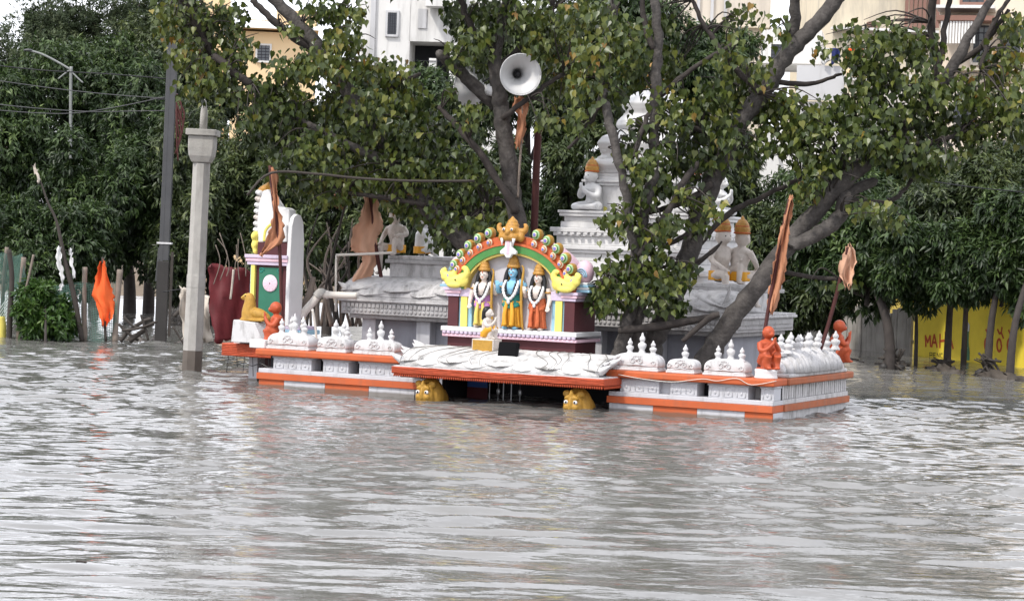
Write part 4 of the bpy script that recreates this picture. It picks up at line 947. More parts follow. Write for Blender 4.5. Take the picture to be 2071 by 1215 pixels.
m = MB().lathe([(r_*sq_, z) for r_, z in ((.38,3.961),(.42,4.02),(.40,4.1),(.33,4.2),(.35,4.28),(.36,4.36),(.3,4.46),(.18,4.56),(.14,4.6))], 8); m.build('bulb', TOWERW, tw, bevel=.02)
for k in range(4):
    m = MB(); a = k*math.pi/2; m.ell((.42*math.cos(a), .42*math.sin(a), 3.75), (.2, .2, .26)); m.build('roof_lobe', TOWERW, tw, True)
m = MB(); spire(m, 0, 0, 4.59, .5, .12); m.build('gold_finial', GOLD, tw, True)
for sx_, sy_ in ((-1, -1), (1, -1), (1, 1), (-1, 1)):
    m = MB(); spire(m, sx_*.55, sy_*.55, 3.27, .5, .1); m.build('corner_spire', TOWERW, tw, True)
def at_px(px, py, v): return F(px, py, v)
xq, zq = F(1187, 424, 3.75); seated('white crowned monkey statue sitting cross legged on the tower corner', xq+.05, 3.78, 2.69, R(-25), .72, WHITE2, 'lotus', GOLD, group='crowned monkey statues on the tower')
xq, zq = F(1398, 440, 3.75); seated('white crowned monkey statue half hidden by leaves on the tower front', xq, 3.8, 2.69, R(10), .70, WHITE2, 'lotus', GOLD, group='crowned monkey statues on the tower')
xq, zq = F(1440, 440, 5.2); seated('white monkey statue behind the leaning trunk on the tower side', -2.78, 5.1, 2.69, R(80), .70, WHITE2, 'lotus', None, group='crowned monkey statues on the tower')
xq, zq = F(1458, 572, 3.4); seated('cream crowned monkey statue looking over its shoulder on the right block', xq, 3.4, rz1, R(60), .82, CREAM, 'ledge', GOLD, OCHRE, group='crowned monkey statues on the low blocks')
xq, zq = F(1497, 575, 3.6); seated('cream crowned monkey statue turned to show its back on the right block', xq, 3.6, rz1, R(160), .80, CREAM, 'ledge', GOLD, OCHRE, group='crowned monkey statues on the low blocks')
xq, zq = F(795, 520, 3.1); seated('weathered cream monkey statue seated with one leg hanging on the left block', xq, 3.15, 1.91, R(-12), .72, CREAM, 'ledge', None, OCHRE, group='crowned monkey statues on the low blocks')
xq, zq = F(850, 520, 3.6); seated('white monkey statue leaning away at the back of the left block', xq, 3.7, 1.91, R(115), .66, WHITE2, 'ledge', None, OCHRE, group='crowned monkey statues on the low blocks')
# ================================================================== POLES, FLAGS, FENCES
def Yv(px, py, v):                            # world Y of the temple plane at depth v under a pixel
    D = ray(px, py); t = (v - (CAM - TB0).dot(EY))/D.dot(EY); return (CAM + D*t).y
def wtube(name, label, cat, pts, Y, rpx, mat, group=None, n=8, smooth=True, parent=None):
    """a thing that is one tube through photo points at distance Y (number or list)"""
    Ys = Y if hasattr(Y, '__len__') else [Y]*len(pts); w_ = [P(a, b, y) for (a, b), y in zip(pts, Ys)]
    rs = rpx if hasattr(rpx, '__len__') else [rpx]*len(pts); base = w_[0].copy() if parent is None else Vector((0,0,0))
    m = MB(); m.tube(crm([p-base for p in w_], 5), lerp_r([r_*y/FPX for r_, y in zip(rs, Ys)], 5), n)
    o = m.build(name, mat, parent, smooth)
    if parent is None: o.location = base; tag(o, label, cat, group)
    return o
def cloth(parent, name, Lp, Rp, Y, mat, amp=.05, seed=0, nu=10):
    n = max(len(Lp), len(Rp)); rs = random.Random(seed); k = 5
    A = crm([P(a, b, Y) for a, b in Lp], k); B = crm([P(a, b, Y) for a, b in Rp], k); nv = min(len(A), len(B))-1; ph = rs.uniform(0, 6)
    def fn(u, v):
        i = int(round(v*nv)); p = A[min(i, len(A)-1)].lerp(B[min(i, len(B)-1)], u)
        if (u in (0, 1) or i in (0, nv)) and nv > 3: p = p + Vector((rs.uniform(-.022,.022), 0, rs.uniform(-.03,.03)))
        return p + Vector((0, .4*amp*math.sin(u*23+v*11+ph*2) + amp*math.sin(u*7+v*5+ph) + amp*.6*math.sin(u*13-v*9+ph), .008*math.sin(u*11+v*17+ph)*(1 if 0 < i < nv else 3)))
    return MB().grid(fn, nu, nv).build(name, mat, parent, True, solid=.004)
def flag(label, pole, Lp, Rp, v=None, Y=None, mat=SAFFRON, prad=4, pmat=RUST, seed=1, amp=.05):
    Y = Y or Yv(*pole[0], v); t = thing('flag', label, 'flag', (0,0,0), group='cloth flags on poles')
    wtube('pole', None, None, pole, Y, prad, pmat, parent=t); cloth(t, 'cloth', Lp, Rp, Y-.02, mat, amp, seed); return t
flag('twisted faded saffron flag in front of the side shrine', [(573,690),(569,610),(565,494),(553,408),(546,335)], [(543,340),(549,380),(553,420),(549,455),(540,480),(526,516)], [(560,345),(561,385),(564,422),(574,455),(570,492),(532,515)], v=1.0, prad=3.5, seed=3, amp=.04)
flag('large torn peach flag beside the left seated statue', [(772,565),(763,518),(757,473),(754,430),(748,392)], [(738,396),(733,420),(728,445),(712,466),(712,490),(709,507),(732,522),(718,550),(704,574)], [(764,400),(766,420),(773,445),(770,468),(762,480),(761,508),(763,522),(748,560),(729,581)], v=2.9, mat=PALEC, seed=5, amp=.05)
flag('small torn orange flag on a thin leaning pole above the dead sticks', [(655,600),(668,540),(684,470),(703,396)], [(688,376),(676,392),(682,404),(679,418)], [(704,388),(702,396),(694,404),(685,416)], v=2.8, prad=2.5, pmat=WOODD, seed=8)
flag('long folded saffron flag leaning on the thick slanted trunk', [(1531,765),(1545,680),(1560,590),(1578,490),(1597,404)], [(1598,398),(1584,450),(1569,510),(1559,560),(1556,595),(1553,630)], [(1605,397),(1597,450),(1593,500),(1588,545),(1578,592),(1565,632)], v=.55, seed=11, amp=.05)
flag('pale peach flag on a dark leaning pole above the far orange monkey', [(1640,762),(1668,680),(1688,610),(1703,550),(1716,500)], [(1716,496),(1706,518),(1698,552),(1710,582)], [(1722,497),(1731,522),(1725,560),(1721,582)], v=2.0, mat=PALEC, seed=14)
flag('thin orange flag hanging under the loudspeaker', [(1047,400),(1050,350),(1054,290),(1058,200)], [(1040,198),(1036,215),(1046,232),(1043,262),(1043,298)], [(1069,196),(1067,215),(1064,236),(1064,265),(1051,302)], v=2.6, prad=2.5, pmat=WOOD, seed=17, amp=.03)
flag('bright orange pennant hanging on the green net fence', [(214,690),(211,620),(208,520)], [(203,528),(194,562),(184,595),(196,615),(203,642),(209,660)], [(212,528),(221,565),(229,600),(232,630),(227,645),(214,660)], Y=43.2, mat=SAFFROND, prad=3, pmat=WOODD, seed=20)

# ---- loudspeaker horns
def horn(label, px, py, v, face, sc=1.0):
    Y = Yv(px, py, v); t = thing('loudspeaker', label, 'loudspeaker', P(px, py, Y), 0, group='horn loudspeakers in the tree')
    q = Vector(face).normalized().to_track_quat('Z', 'Y'); t.rotation_mode = 'QUATERNION'; t.rotation_quaternion = q; t.scale = (sc,)*3
    pr = [(.045,-.42),(.055,-.36),(.075,-.28),(.11,-.2),(.155,-.12),(.21,-.05),(.262,-.01),(.285,0)]
    vs = MB(); n_ = 36; k = []
    for r_, z in pr:
        for a in range(n_): k.append((r_*math.cos(2*math.pi*a/n_), r_*math.sin(2*math.pi*a/n_), z))
    vs.add(k, [(i*n_+a, i*n_+(a+1) % n_, (i+1)*n_+(a+1) % n_, (i+1)*n_+a) for i in range(len(pr)-1) for a in range(n_)]); vs.build('bell', HORN, t, True, solid=.006)
    m = MB(); m.tube([(.287*math.cos(2*math.pi*a/36), .287*math.sin(2*math.pi*a/36), 0) for a in range(37)], .009, 6); m.build('rim', HORN, t, True)
    MB().lathe([(.03,-.42),(.05,-.405),(.052,-.33),(.046,-.25),(.03,-.2)], 16).build('throat', BLACK, t, True); MB().lathe([(.05,-.6),(.09,-.58),(.09,-.46),(.05,-.43)], 16).build('driver', HORN, t, True)
    m = MB(); m.tube([(0,.1,-.3),(0,.16,-.42),(0,.2,-.5)], .014, 6); m.build('bracket', STEEL, t)
horn('grey horn loudspeaker with its round mouth turned to the river', 1053, 151, 2.3, (.16, -1, -.1), 1.05)
horn('grey horn loudspeaker seen from behind beside the dark branch', 950, 176, 2.75, (-.62, .75, .12), 1.05)

# ---- posts and pillars
wtube('red_post', 'rusty dark red post standing behind the niche shrine', 'post', [(1077,640),(1080,480),(1084,360),(1089,250)], Yv(1080, 480, 3.0), 7.5, RUST)
Yp = G(388, 750).y
cp = thing('stone_pillar', 'slender octagonal grey concrete pillar with capital standing in the flood', 'pillar', G(388, 750))
axis_ = (P(412, 262, Yp)-P(388, 750, Yp)); hp = axis_.z
k = Yp/FPX
cp.rotation_euler = (0, math.atan2(axis_.x, axis_.z)*.9, 0)
m = MB().lathe([(21*k,-1.5),(20.5*k,.32)], 8); m.build('wet_foot', CONCW, cp)
m = MB().lathe([(20.3*k,.321),(19*k,hp*.37),(18.5*k,hp*.371),(18*k,hp*.86)], 8); m.build('shaft', CONC, cp, bevel=.006)
m = MB().lathe([(19.3*k,hp*.345),(19.6*k,hp*.35),(19.6*k,hp*.395),(19.2*k,hp*.40)], 8); m.build('shaft_band', CONC, cp)
s2 = math.sqrt(2)
m = MB().lathe([(18*k*s2,hp*.862),(24*k*s2,hp*.89),(26*k*s2,hp*.925),(26*k*s2,hp*.972)], 4); m.build('capital', CONC, cp, bevel=.02)
m = MB().lathe([(31*k*s2,hp*.973),(31*k*s2,hp*.999)], 4); m.build('slab', CONC, cp, bevel=.01)
m = MB().lathe([(8*k,hp*1.0),(7.5*k,hp*1.06),(6.5*k,hp*1.085),(4.5*k,hp*1.10),(3.5*k,hp*1.118),(.5*k,hp*1.125)], 10); m.build('spike', CONC, cp, True)
Yu = G(325, 692).y; k = Yu/FPX
up = thing('utility_pole', 'tall grey steel utility pole with wires and bound boards', 'pole', G(325, 692))
ax = P(350, 80, Yu)-P(325, 692, Yu); up.rotation_euler = (0, math.atan2(ax.x, ax.z), 0); hu = ax.length
MB().box(-10*k, 10*k, -.07, .07, hu*.27, hu).build('mast', STEEL, up, bevel=.01); MB().box(-12*k, 11*k, -.08, .08, -1.2, hu*.269).build('wet_foot', STEELD, up, bevel=.01)
MB().box(-6*k, -2*k, -.075, -.069, hu*.2, hu*.99).build('flange', STEEL, up)
MB().box(14*k, 19*k, -.05, .02, hu*.02, hu*.30).build('side_board', WOODD, up); MB().box(-22*k, -14.5*k, -.06, .0, hu*.20, hu*.31, Matrix.Rotation(R(3), 4, 'Y')).build('side_board', STEEL, up)
m = MB().box(-15*k, 14.5*k, -.085, .085, hu*.325, hu*.331); m.build('strap', WHITE, up)
m = MB().box(-40*k, 14*k, -.03, .03, hu*.80, hu*.805); m.build('cross_arm', STEEL, up); m = MB()
for i in range(6): m.tube(crm([(13*k, -.05, hu*(.82-.01*i)), ((24+8*math.sin(i*2.3))*k, -.08, hu*(.78-.022*i)), ((20+6*math.sin(i*1.3))*k, -.06, hu*(.72-.024*i))], 4), .018, 5)
m.build('cable_bundle', RUST, up, True)
for i, (a, b, lab) in enumerate((([(-60,126),(80,142),(220,150),(342,160)], 1.6, 'black power wire, topmost of the wires at the steel pole'), ([(-60,155),(100,178),(230,192),(345,200)], 1.2, 'grey power wire hanging between the top wire and the slack pair'),
                          ([(-60,205),(60,218),(180,226),(270,225),(340,224)], 1.2, 'slack grey wire sagging almost level to the steel pole'), ([(-60,218),(60,228),(150,229),(250,214),(360,190)], 1.2, 'slack grey wire rising steeply to the cable bundle'))):
    wtube('power_wire', lab, 'wire', a, Yu-.05, b*.8, STEEL if i else BLACK, 'wires at the utility pole', n=5)
sl_ = thing('street_light', 'thin street light pole with long curved arm among the left trees', 'street light', P(143, 330, 55))
o0 = P(143, 330, 55)
for nm, pts, r_ in (('pole', [(143,640),(143,330),(143,180),(144,135)], 3.2), ('arm', [(144,142),(115,125),(85,110),(58,102)], 2.2), ('strut', [(144,140),(130,150),(118,160)], 1.6), ('strut', [(144,145),(157,158),(168,168)], 1.6)):
    w_ = [P(a, b, 55)-o0 for a, b in pts]; m = MB(); m.tube(crm(w_, 4), r_*55/FPX, 8); m.build(nm, M('dull_lamp_steel', (.22,.23,.22), .6), sl_, True)
m = MB(); m.ell(P(57, 102, 55)-o0, (.12,.06,.035)); m.build('lamp_head', STEEL, sl_, True)
# ---- pipes by the left of the main shrine
Yq = Yv(690, 600, 2.0)
t = thing('drain_pipe', 'cream drain pipe with elbow beside the carved cornice', 'pipe', (0,0,0))
wtube('pipe', None, None, [(722,598),(690,597),(652,595)], Yq, 7, PVC, parent=t, n=12); wtube('pipe', None, None, [(645,595),(632,612),(618,628),(608,642)], Yq, 8, PVC, parent=t, n=12)
wtube('elbow', None, None, [(655,595),(648,592),(640,600)], Yq, 9.5, CONC, parent=t, n=12)
wtube('collar', None, None, [(664,595.5),(659,595.5)], Yq, 8.5, PVC, parent=t, n=12)
t = thing('pipe_frame', 'thin cream pipe frame standing left of the seated statue', 'frame', (0,0,0)); Yq = Yv(690, 540, 2.3)
wtube('upright', None, None, [(679,630),(679,580),(680,516)], Yq, 2.2, PVC, parent=t); wtube('crossbar', None, None, [(679,516),(730,514),(795,511)], Yq, 2.6, PVC, parent=t)
wtube('rope', 'dark brown rope strung from the twisted flag into the leaves', 'rope', [(500,395),(548,350),(640,352),(720,360),(830,366),(960,366)], 32.3, 2.6, WOODD)
wtube('cable', 'thin pale cable draped along the right parapet rim', 'cable', [(1250,757),(1300,766),(1360,772),(1420,766),(1450,770),(1490,765),(1520,778),(1570,770)], [Yv(a, 765, -.075) for a in (1250,1300,1360,1420,1450,1490,1520,1570)], .7, PVC, n=5)
wtube('cable', 'thin black cable from the leaning trunk to the white house', 'cable', [(1530,280),(1600,306),(1660,322),(1720,326)], 45, 1.8, BLACK, n=5)
wtube('cable', 'thin black cable above the right hand tree row', 'cable', [(1880,366),(1960,378),(2040,386),(2120,392)], 41, 1.3, BLACK, n=5)

# ---- left fence of sticks and green net
NET = M('green_net', (.13,.24,.20), .7, .2)
def post(label, pts, Y, r_, mat=WOOD): return wtube('fence_post', label, 'post', pts, Y, r_, mat, 'wooden posts of the net fence')
Yf = 43.3
post('dark crooked post standing beside the torn net', [(18,700),(20,640),(24,560),(18,505)], Yf-.3, [6,6,5,5], WOODD)
post('pair of pale thin posts behind the torn net', [(4,640),(8,560),(14,500)], Yf+.1, 4)
post('pale grey post with a split top behind the bush', [(38,690),(42,600),(48,520)], Yf, [6,6,5])
post('pale thin stake leaning out of the bush', [(44,620),(58,560),(68,515)], Yf-.2, 2.5)
post('grey post carrying the net left of the orange pennant', [(172,690),(170,620),(172,540)], Yf, [6,5,5])
post('pale double post carrying the net right of the orange pennant', [(232,695),(236,620),(243,545)], Yf, [6,6,6])
lp = thing('leaning_pole', 'long leaning pole with torn white plastic rags', 'pole', (0,0,0))
wtube('shaft', None, None, [(166,690),(150,600),(132,530),(115,450),(97,410),(83,370),(66,335)], Yf-.2, [5,5.5,4.5,3,2.2,1.8,1.5], WOODD, parent=lp)
cloth(lp, 'rag', [(118,498),(112,520),(118,545),(124,570),(118,585)], [(124,498),(124,515),(126,540),(130,560),(126,588)], Yf-.25, WHITE2, .03, 3, 4)
cloth(lp, 'rag', [(140,505),(142,530),(148,560)], [(144,505),(148,530),(153,562)], Yf-.25, WHITE2, .02, 4, 3); cloth(lp, 'rag', [(68,334),(71,350),(76,368)], [(72,334),(78,352),(80,370)], Yf-.25, BEIGEC, .02, 5, 3)
def net(label, quads, Y, du, dv):
    t = thing('fence_net', label, 'net', (0,0,0), group='green nets of the fence')
    for (a, b, c, d) in quads:
        A, B, C, D = [P(*q, Y) for q in (a, b, c, d)]
        m = MB(); m.grid(lambda u, v: (A.lerp(B, u)).lerp(D.lerp(C, u), v) + Vector((0, .07*math.sin(u*9+v*4), .03*math.sin(u*14))), du, dv)
        o = m.build('mesh_sheet', NET, t); wf = o.modifiers.new('w', 'WIREFRAME'); wf.thickness = .009; wf.use_replace = True
net('torn green net sagging from the posts at the far left', [((-40,510),(44,516),(62,600),(-40,690))], Yf, 30, 50)
net('long green net between the bush and the double post', [((60,575),(240,572),(236,688),(60,688))], Yf, 50, 34)
bv = thing('net_bundle', 'slack bundle of pale net strands beside the crooked post', 'net', (0,0,0))
for i in range(11): wtube('strand', None, None, [(-10+i*2, 640+i*5), (14+i*1.5, 605+i*5), (45-i*.5, 575+i*6)], Yf-.1, 1.1, M('pale_net', (.40,.45,.42), .8), parent=bv, n=4)
for i, (pts, r_) in enumerate((([(244,690),(262,668),(290,650),(305,645)], 4), ([(240,655),(262,676),(280,688)], 3), ([(250,640),(275,662),(312,656)], 2.5), ([(262,690),(285,672),(296,665)], 5), ([(285,636),(292,660),(300,688)], 2.5), ([(246,668),(280,664),(318,650)], 2.5), ([(352,640),(380,610),(400,590)], 4), ([(350,660),(368,690),(372,700)], 2))):
    wtube('driftwood', ['thick dark driftwood stick caught low against the steel pole', 'short driftwood stick slanting down from the double post', 'long thin driftwood stick reaching the steel pole', 'stout driftwood stick lying lowest in the heap', 'upright thin driftwood stick in the heap', 'level driftwood stick across the heap', 'bent dark branch behind the octagonal pillar', 'short dark twig at the foot of the steel pole'][i], 'driftwood', pts, 42.2-.05*i, r_, WOODD, 'driftwood caught by the poles')
ck = wtube('yellow_drum', 'yellow plastic drum edge at the foot of the crooked post', 'drum', [(2,690),(2,660),(1,640)], Yf-.1, [10,11,9], YELLOW)
# red tarpaulin and beige cloth
t = thing('tarpaulin', 'dark red tarpaulin hung on sticks left of the side shrine', 'tarpaulin', (0,0,0))
cloth(t, 'sheet', [(424,535),(420,580),(424,630),(436,690)], [(508,545),(512,590),(514,640),(512,690)], 37.5, REDC, .045, 2, 14)
for i in range(6): wtube('stick', None, None, [(432+i*13, 575-8*(i % 3)), (445+i*9+6*(i % 2), 530-14*(i % 2)), (436+i*14-10*(i % 3), 495-12*(i % 3))], 37.3, 1.0, WOOD, parent=t, n=5)
wtube('stick', None, None, [(466,605),(470,570),(472,545)], 37.2, 2.2, BEIGEC, parent=t, n=5)
t = thing('hanging_cloth', 'beige ragged cloth hanging behind the octagonal pillar', 'cloth', (0,0,0))
cloth(t, 'sheet', [(362,575),(366,620),(366,690)], [(424,600),(426,640),(428,690)], 38.5, BEIGEC, .1, 9, 10); wtube('line', None, None, [(330,590),(380,585),(430,600)], 38.5, 1, BLACK, parent=t, n=4)
# dead grey stems behind the left parapet
dsb = thing('dead_shrub', 'tangle of bare grey dead stems behind the left parapet', 'shrub', (0,0,0)); rs = random.Random(4)
for i in range(20):
    a = rs.uniform(612, 735); h = rs.uniform(420, 540); y = Yv(660, 600, 3.2)+rs.uniform(-.6, 1.2)
    wtube('stem', None, None, [(a, 660), (a+rs.uniform(-14,14), 590), (a+rs.uniform(-22,30), (590+h)/2), (a+rs.uniform(-30,50), h)], y, [4.5*rs.uniform(.5,1.2), 3.5, 2.4, 1], WOOD if i % 3 else WOODD, parent=dsb, n=5)
wtube('log', 'pale dead log propped beside the drain pipe elbow', 'log', [(596,668),(610,628),(625,598),(634,560)], Yv(610, 620, 1.9), [8,8,7,5], WOOD)
wtube('bent_rod', 'thin pale bent rod beside the drain pipe elbow', 'rod', [(640,690),(638,660),(632,625)], Yv(640, 660, 1.2), 2.5, PVC)
for i, (pts, r_, Yb, lab) in enumerate((([(1250,668),(1330,660),(1400,648),(1440,640)], [7,9,8,6], 1.2, 'thick dark broken branch lying level in front of the cornice'), ([(1380,690),(1420,655),(1440,640),(1455,636)], [5,6,7,6], 1.0, 'dark forked broken branch stub against the leaning trunk'), ([(1335,500),(1365,488),(1392,472)], [4,5,5], 1.6, 'short dark broken branch stub on the tower side trunk'), ([(1390,548),(1420,525),(1455,495)], [6,5,3], 1.7, 'dark snapped branch pointing at the looking monkey'), ([(1393,546),(1400,532),(1440,512),(1460,488)], [2.5,2.5,2.5,2], 1.65, 'thin bent dark branch above the snapped branch'))):
    wtube('broken_branch', lab, 'branch', pts, Yv(1400, 640, Yb), r_, BARKD, 'dark broken branches by the trunks')
# ================================================================== TREES
def leaf_batch(name, tv, tf, pos, Rm, size, leaf_tone, mat, parent):
    N, K = len(pos), len(tv); co = np.einsum('nij,kj->nki', Rm, tv)*size[:, None, None] + pos[:, None, :]
    co = co.reshape(-1, 3).astype(np.float32); lens = np.array([len(f) for f in tf]); flat = np.array([i for f in tf for i in f])
    li = (flat[None, :] + (np.arange(N)*K)[:, None]).ravel().astype(np.int32); tl = np.tile(lens, N); st = np.concatenate([[0], np.cumsum(tl)[:-1]]).astype(np.int32)
    me = bpy.data.meshes.new(name); me.vertices.add(len(co)); me.vertices.foreach_set('co', co.ravel()); me.loops.add(len(li)); me.loops.foreach_set('vertex_index', li)
    me.polygons.add(len(tl)); me.polygons.foreach_set('loop_start', st); me.update()
    a = me.attributes.new('leaf_tone', 'FLOAT', 'FACE'); a.data.foreach_set('value', np.repeat(leaf_tone, len(tf)).astype(np.float32))
    me.materials.append(mat); o = bpy.data.objects.new(name, me); COL.objects.link(o); o.parent = parent; o['kind'] = 'stuff'; return o
def frames(tipd, nrm):
    y = -tipd/np.linalg.norm(tipd, axis=1, keepdims=True); z = nrm - (nrm*y).sum(1, keepdims=True)*y; z /= np.linalg.norm(z, axis=1, keepdims=True)+1e-9
    x = np.cross(y, z); return np.stack([x, y, z], -1)
HEART = np.array([(0,-.06,0),(-.24,.03,.05),(-.46,-.2,.10),(-.40,-.5,.09),(-.16,-.82,.03),(0,-1.22,-.04),(.16,-.82,.03),(.40,-.5,.09),(.46,-.2,.10),(.24,.03,.05),(0,-.5,0)])
HF = [(0,1,2,10),(10,2,3),(10,3,4,5),(0,10,8,9),(10,7,8),(10,5,6,7)]
LANCE = np.array([(0,0,0),(-.13,-.42,.05),(0,-1,-.10),(.13,-.42,.05)]); LFc = [(0,1,2),(0,2,3)]
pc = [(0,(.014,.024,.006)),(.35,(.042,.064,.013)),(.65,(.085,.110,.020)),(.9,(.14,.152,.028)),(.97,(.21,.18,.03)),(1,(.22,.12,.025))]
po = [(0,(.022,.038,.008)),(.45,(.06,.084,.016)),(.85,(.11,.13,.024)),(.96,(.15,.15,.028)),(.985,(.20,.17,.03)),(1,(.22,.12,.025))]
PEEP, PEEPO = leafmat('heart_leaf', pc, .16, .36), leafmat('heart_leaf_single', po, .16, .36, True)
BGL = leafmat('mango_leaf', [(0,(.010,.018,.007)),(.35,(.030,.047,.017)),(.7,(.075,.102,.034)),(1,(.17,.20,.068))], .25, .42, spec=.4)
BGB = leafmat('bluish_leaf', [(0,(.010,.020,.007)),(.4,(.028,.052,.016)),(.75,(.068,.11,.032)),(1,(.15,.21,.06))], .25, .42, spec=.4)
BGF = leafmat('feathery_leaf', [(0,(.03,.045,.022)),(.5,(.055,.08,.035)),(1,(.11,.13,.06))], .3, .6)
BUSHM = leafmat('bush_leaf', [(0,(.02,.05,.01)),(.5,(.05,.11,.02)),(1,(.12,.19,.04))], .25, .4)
leaf_me = bpy.data.meshes.new('leaf'); leaf_me.from_pydata([tuple(v) for v in HEART], [], HF); leaf_me.materials.append(PEEPO); leaf_me.update()

def limb(parent, name, pts, Y, rpx, mat=BARK, n=10):
    Ys = Y if hasattr(Y, '__len__') else [Y]*len(pts)
    w_ = [P(a, b, y) for (a, b), y in zip(pts, Ys)]; k = 6
    pl = crm(w_, k); rr = lerp_r([r_*y/FPX for r_, y in zip(rpx, Ys)], k)
    pl = [p + Vector((random.gauss(0, .012), random.gauss(0, .012), 0)) for p in pl]; rr = [q*random.uniform(.93, 1.07) for q in rr]
    m = MB(); m.tube(pl, rr, n); m.build(name, mat, parent, True); return pl
def peepal(label, trunks, clusters, Y, seed, dens=1.0, thick=.75, base=None):
    t = thing('peepal_tree', label, 'tree', base or (0,0,0), group='heart leaved trees round the shrine')
    off = Vector(base) if base else Vector((0,0,0)); nodes = []
    class _o: pass
    grp = bpy.data.objects
    for i, (pts, rp) in enumerate(trunks):
        yy = [Y + .25*math.sin(i*2.1 + j*.7) if i else Y for j in range(len(pts))]
        nodes += limb(t, 'trunk' if i == 0 else 'branch', pts, yy, rp, BARK if max(rp) > 9 else BARKD)
    r = np.random.default_rng(seed); pos = []; 
    tw = MB(); rs = random.Random(seed)
    for c in clusters:
        px, py, rx, ry = c[:4]; dn = c[4] if len(c) > 4 else 1.0
        n = int(rx*ry*math.pi/230*5.4*dens*dn)+4; yc = Y + r.normal(0, .35)
        u = r.normal(0, .5, (n, 3)); u = u/np.maximum(1, np.linalg.norm(u, axis=1, keepdims=True)/1.05)
        C0 = np.array(P(px, py, yc)); k = Y/FPX
        # leaves hang along a few twigs inside the clump
        tws = [C0 + r.normal(0, .5, 3)*np.array([rx*k, thick*.8, ry*k]) for _ in range(max(3, n//9))]
        base_ = C0 + u*np.array([rx*k, thick, ry*k]); sel = r.integers(0, len(tws), n)
        mixf = r.uniform(.0, .45, (n, 1)); pos.append(base_*(1-mixf) + np.array(tws)[sel]*mixf)
        near = min(nodes, key=lambda q: (q - Vector(C0)).length)
        for q in tws[:6]:
            a = Vector(near).lerp(Vector(q), .0); b = Vector(q); mid = a.lerp(b, .5) + Vector((rs.gauss(0, .06), rs.gauss(0, .06), .12+rs.gauss(0, .05)))
            if (a-b).length < 2.6: tw.tube(crm([a, mid, b], 4), lerp_r([.016, .010, .004], 4), 5, cap=False)
    tw.build('twigs', BARKD, t, True, norm=False)['kind'] = 'stuff'
    pos = np.concatenate(pos); n = len(pos)
    td = np.array([0, 0, -1.0]) + r.normal(0, .42, (n, 3)); nr = r.normal(0, .6, (n, 3)) + np.array([0, -.55, .45])
    Rm = frames(td, nr); size = r.uniform(.058, .118, n)*(.9+.2*r.random(n)); leaf_tone = np.clip(r.beta(2.2, 2.6, n) + .10*np.sin(pos[:, 0]*2.1)+.08*np.sin(pos[:, 2]*2.7+1), 0, 1)
    q = np.array([(np.array(cr)@(p-np.array(CAM)), np.array(cu)@(p-np.array(CAM)), np.array(fw)@(p-np.array(CAM))) for p in pos]); sx = 1035.5+FPX*q[:, 0]/q[:, 2]; sy = 607.5-FPX*q[:, 1]/q[:, 2]
    inv = (sx > 0) & (sx < 2071) & (sy > 0) & (sy < 1215); order = np.argsort(np.where(inv, pos[:, 1] - size*6, 1e6))[:260]; order = order[inv[order]]
    keep = np.ones(n, bool); keep[order] = False
    leaf_batch('foliage', HEART, HF, pos[keep]-np.array(off), Rm[keep], size[keep], leaf_tone[keep], PEEP, t)
    for i in order:
        o = bpy.data.objects.new('leaf', leaf_me); COL.objects.link(o); o.parent = t
        M4 = Matrix(Rm[i].tolist()).to_4x4(); o.matrix_local = Matrix.Translation(Vector(pos[i])-off) @ M4 @ Matrix.Scale(float(size[i]), 4)
    return t
YR = Yv(1400, 640, 1.6)
peepal('heart leaved tree with the thickest trunk leaning over the parapet corner', [
    ([(1405,770),(1440,705),(1500,620),(1560,540),(1620,462),(1680,392),(1755,325)], [24,22.5,20.5,20,19,18.5,17]),
    ([(1750,328),(1810,280),(1870,215),(1925,135),(1975,50),(2015,-20)], [17,15,14,12,9,7]),
    ([(1600,498),(1660,470),(1700,435),(1712,395),(1770,365)], [14,15,15,13,9]),
    ([(1870,215),(1900,120),(1915,40),(1925,-20)], [8,7,6,5]), ([(1925,135),(1990,90),(2040,20)], [7,6,4]), ([(1800,290),(1880,290),(1940,270)], [7,6,4]), ([(1700,400),(1790,410),(1830,380)], [6,5,4]), ([(1560,545),(1640,560),(1710,565)], [5,5,4]),
    ([(1985,140),(2005,60),(2040,0)], [5,5,4]), ([(1890,-20),(1885,60),(1895,130)], [8,8,7])],
    [(1740,120,60,50),(1800,80,70,45),(1860,105,55,45),(1780,160,75,50),(1700,230,80,50),(1640,255,60,50),(1790,235,85,50),(1870,180,70,60),(1880,250,75,50),(1740,290,85,42),(1820,305,85,42),(1950,195,60,60),(2030,130,65,60),(2010,220,65,60),(2060,210,50,60),(1960,275,55,40),(2050,60,45,40),(1650,330,60,40),(1630,385,42,30),(1690,345,50,30),(1760,420,60,25,.7),(1800,450,42,22,.7),(1850,335,60,30),(1720,60,50,25,.35),(1740,190,40,30,.6),(1900,320,50,25),(2060,270,40,30),(1600,220,35,50),(1700,575,50,14,.5),(1660,100,40,30,.35)]+[(1800+i*95, -70-70*j, 70, 50, .8) for i in range(5) for j in range(1)], YR, 21)
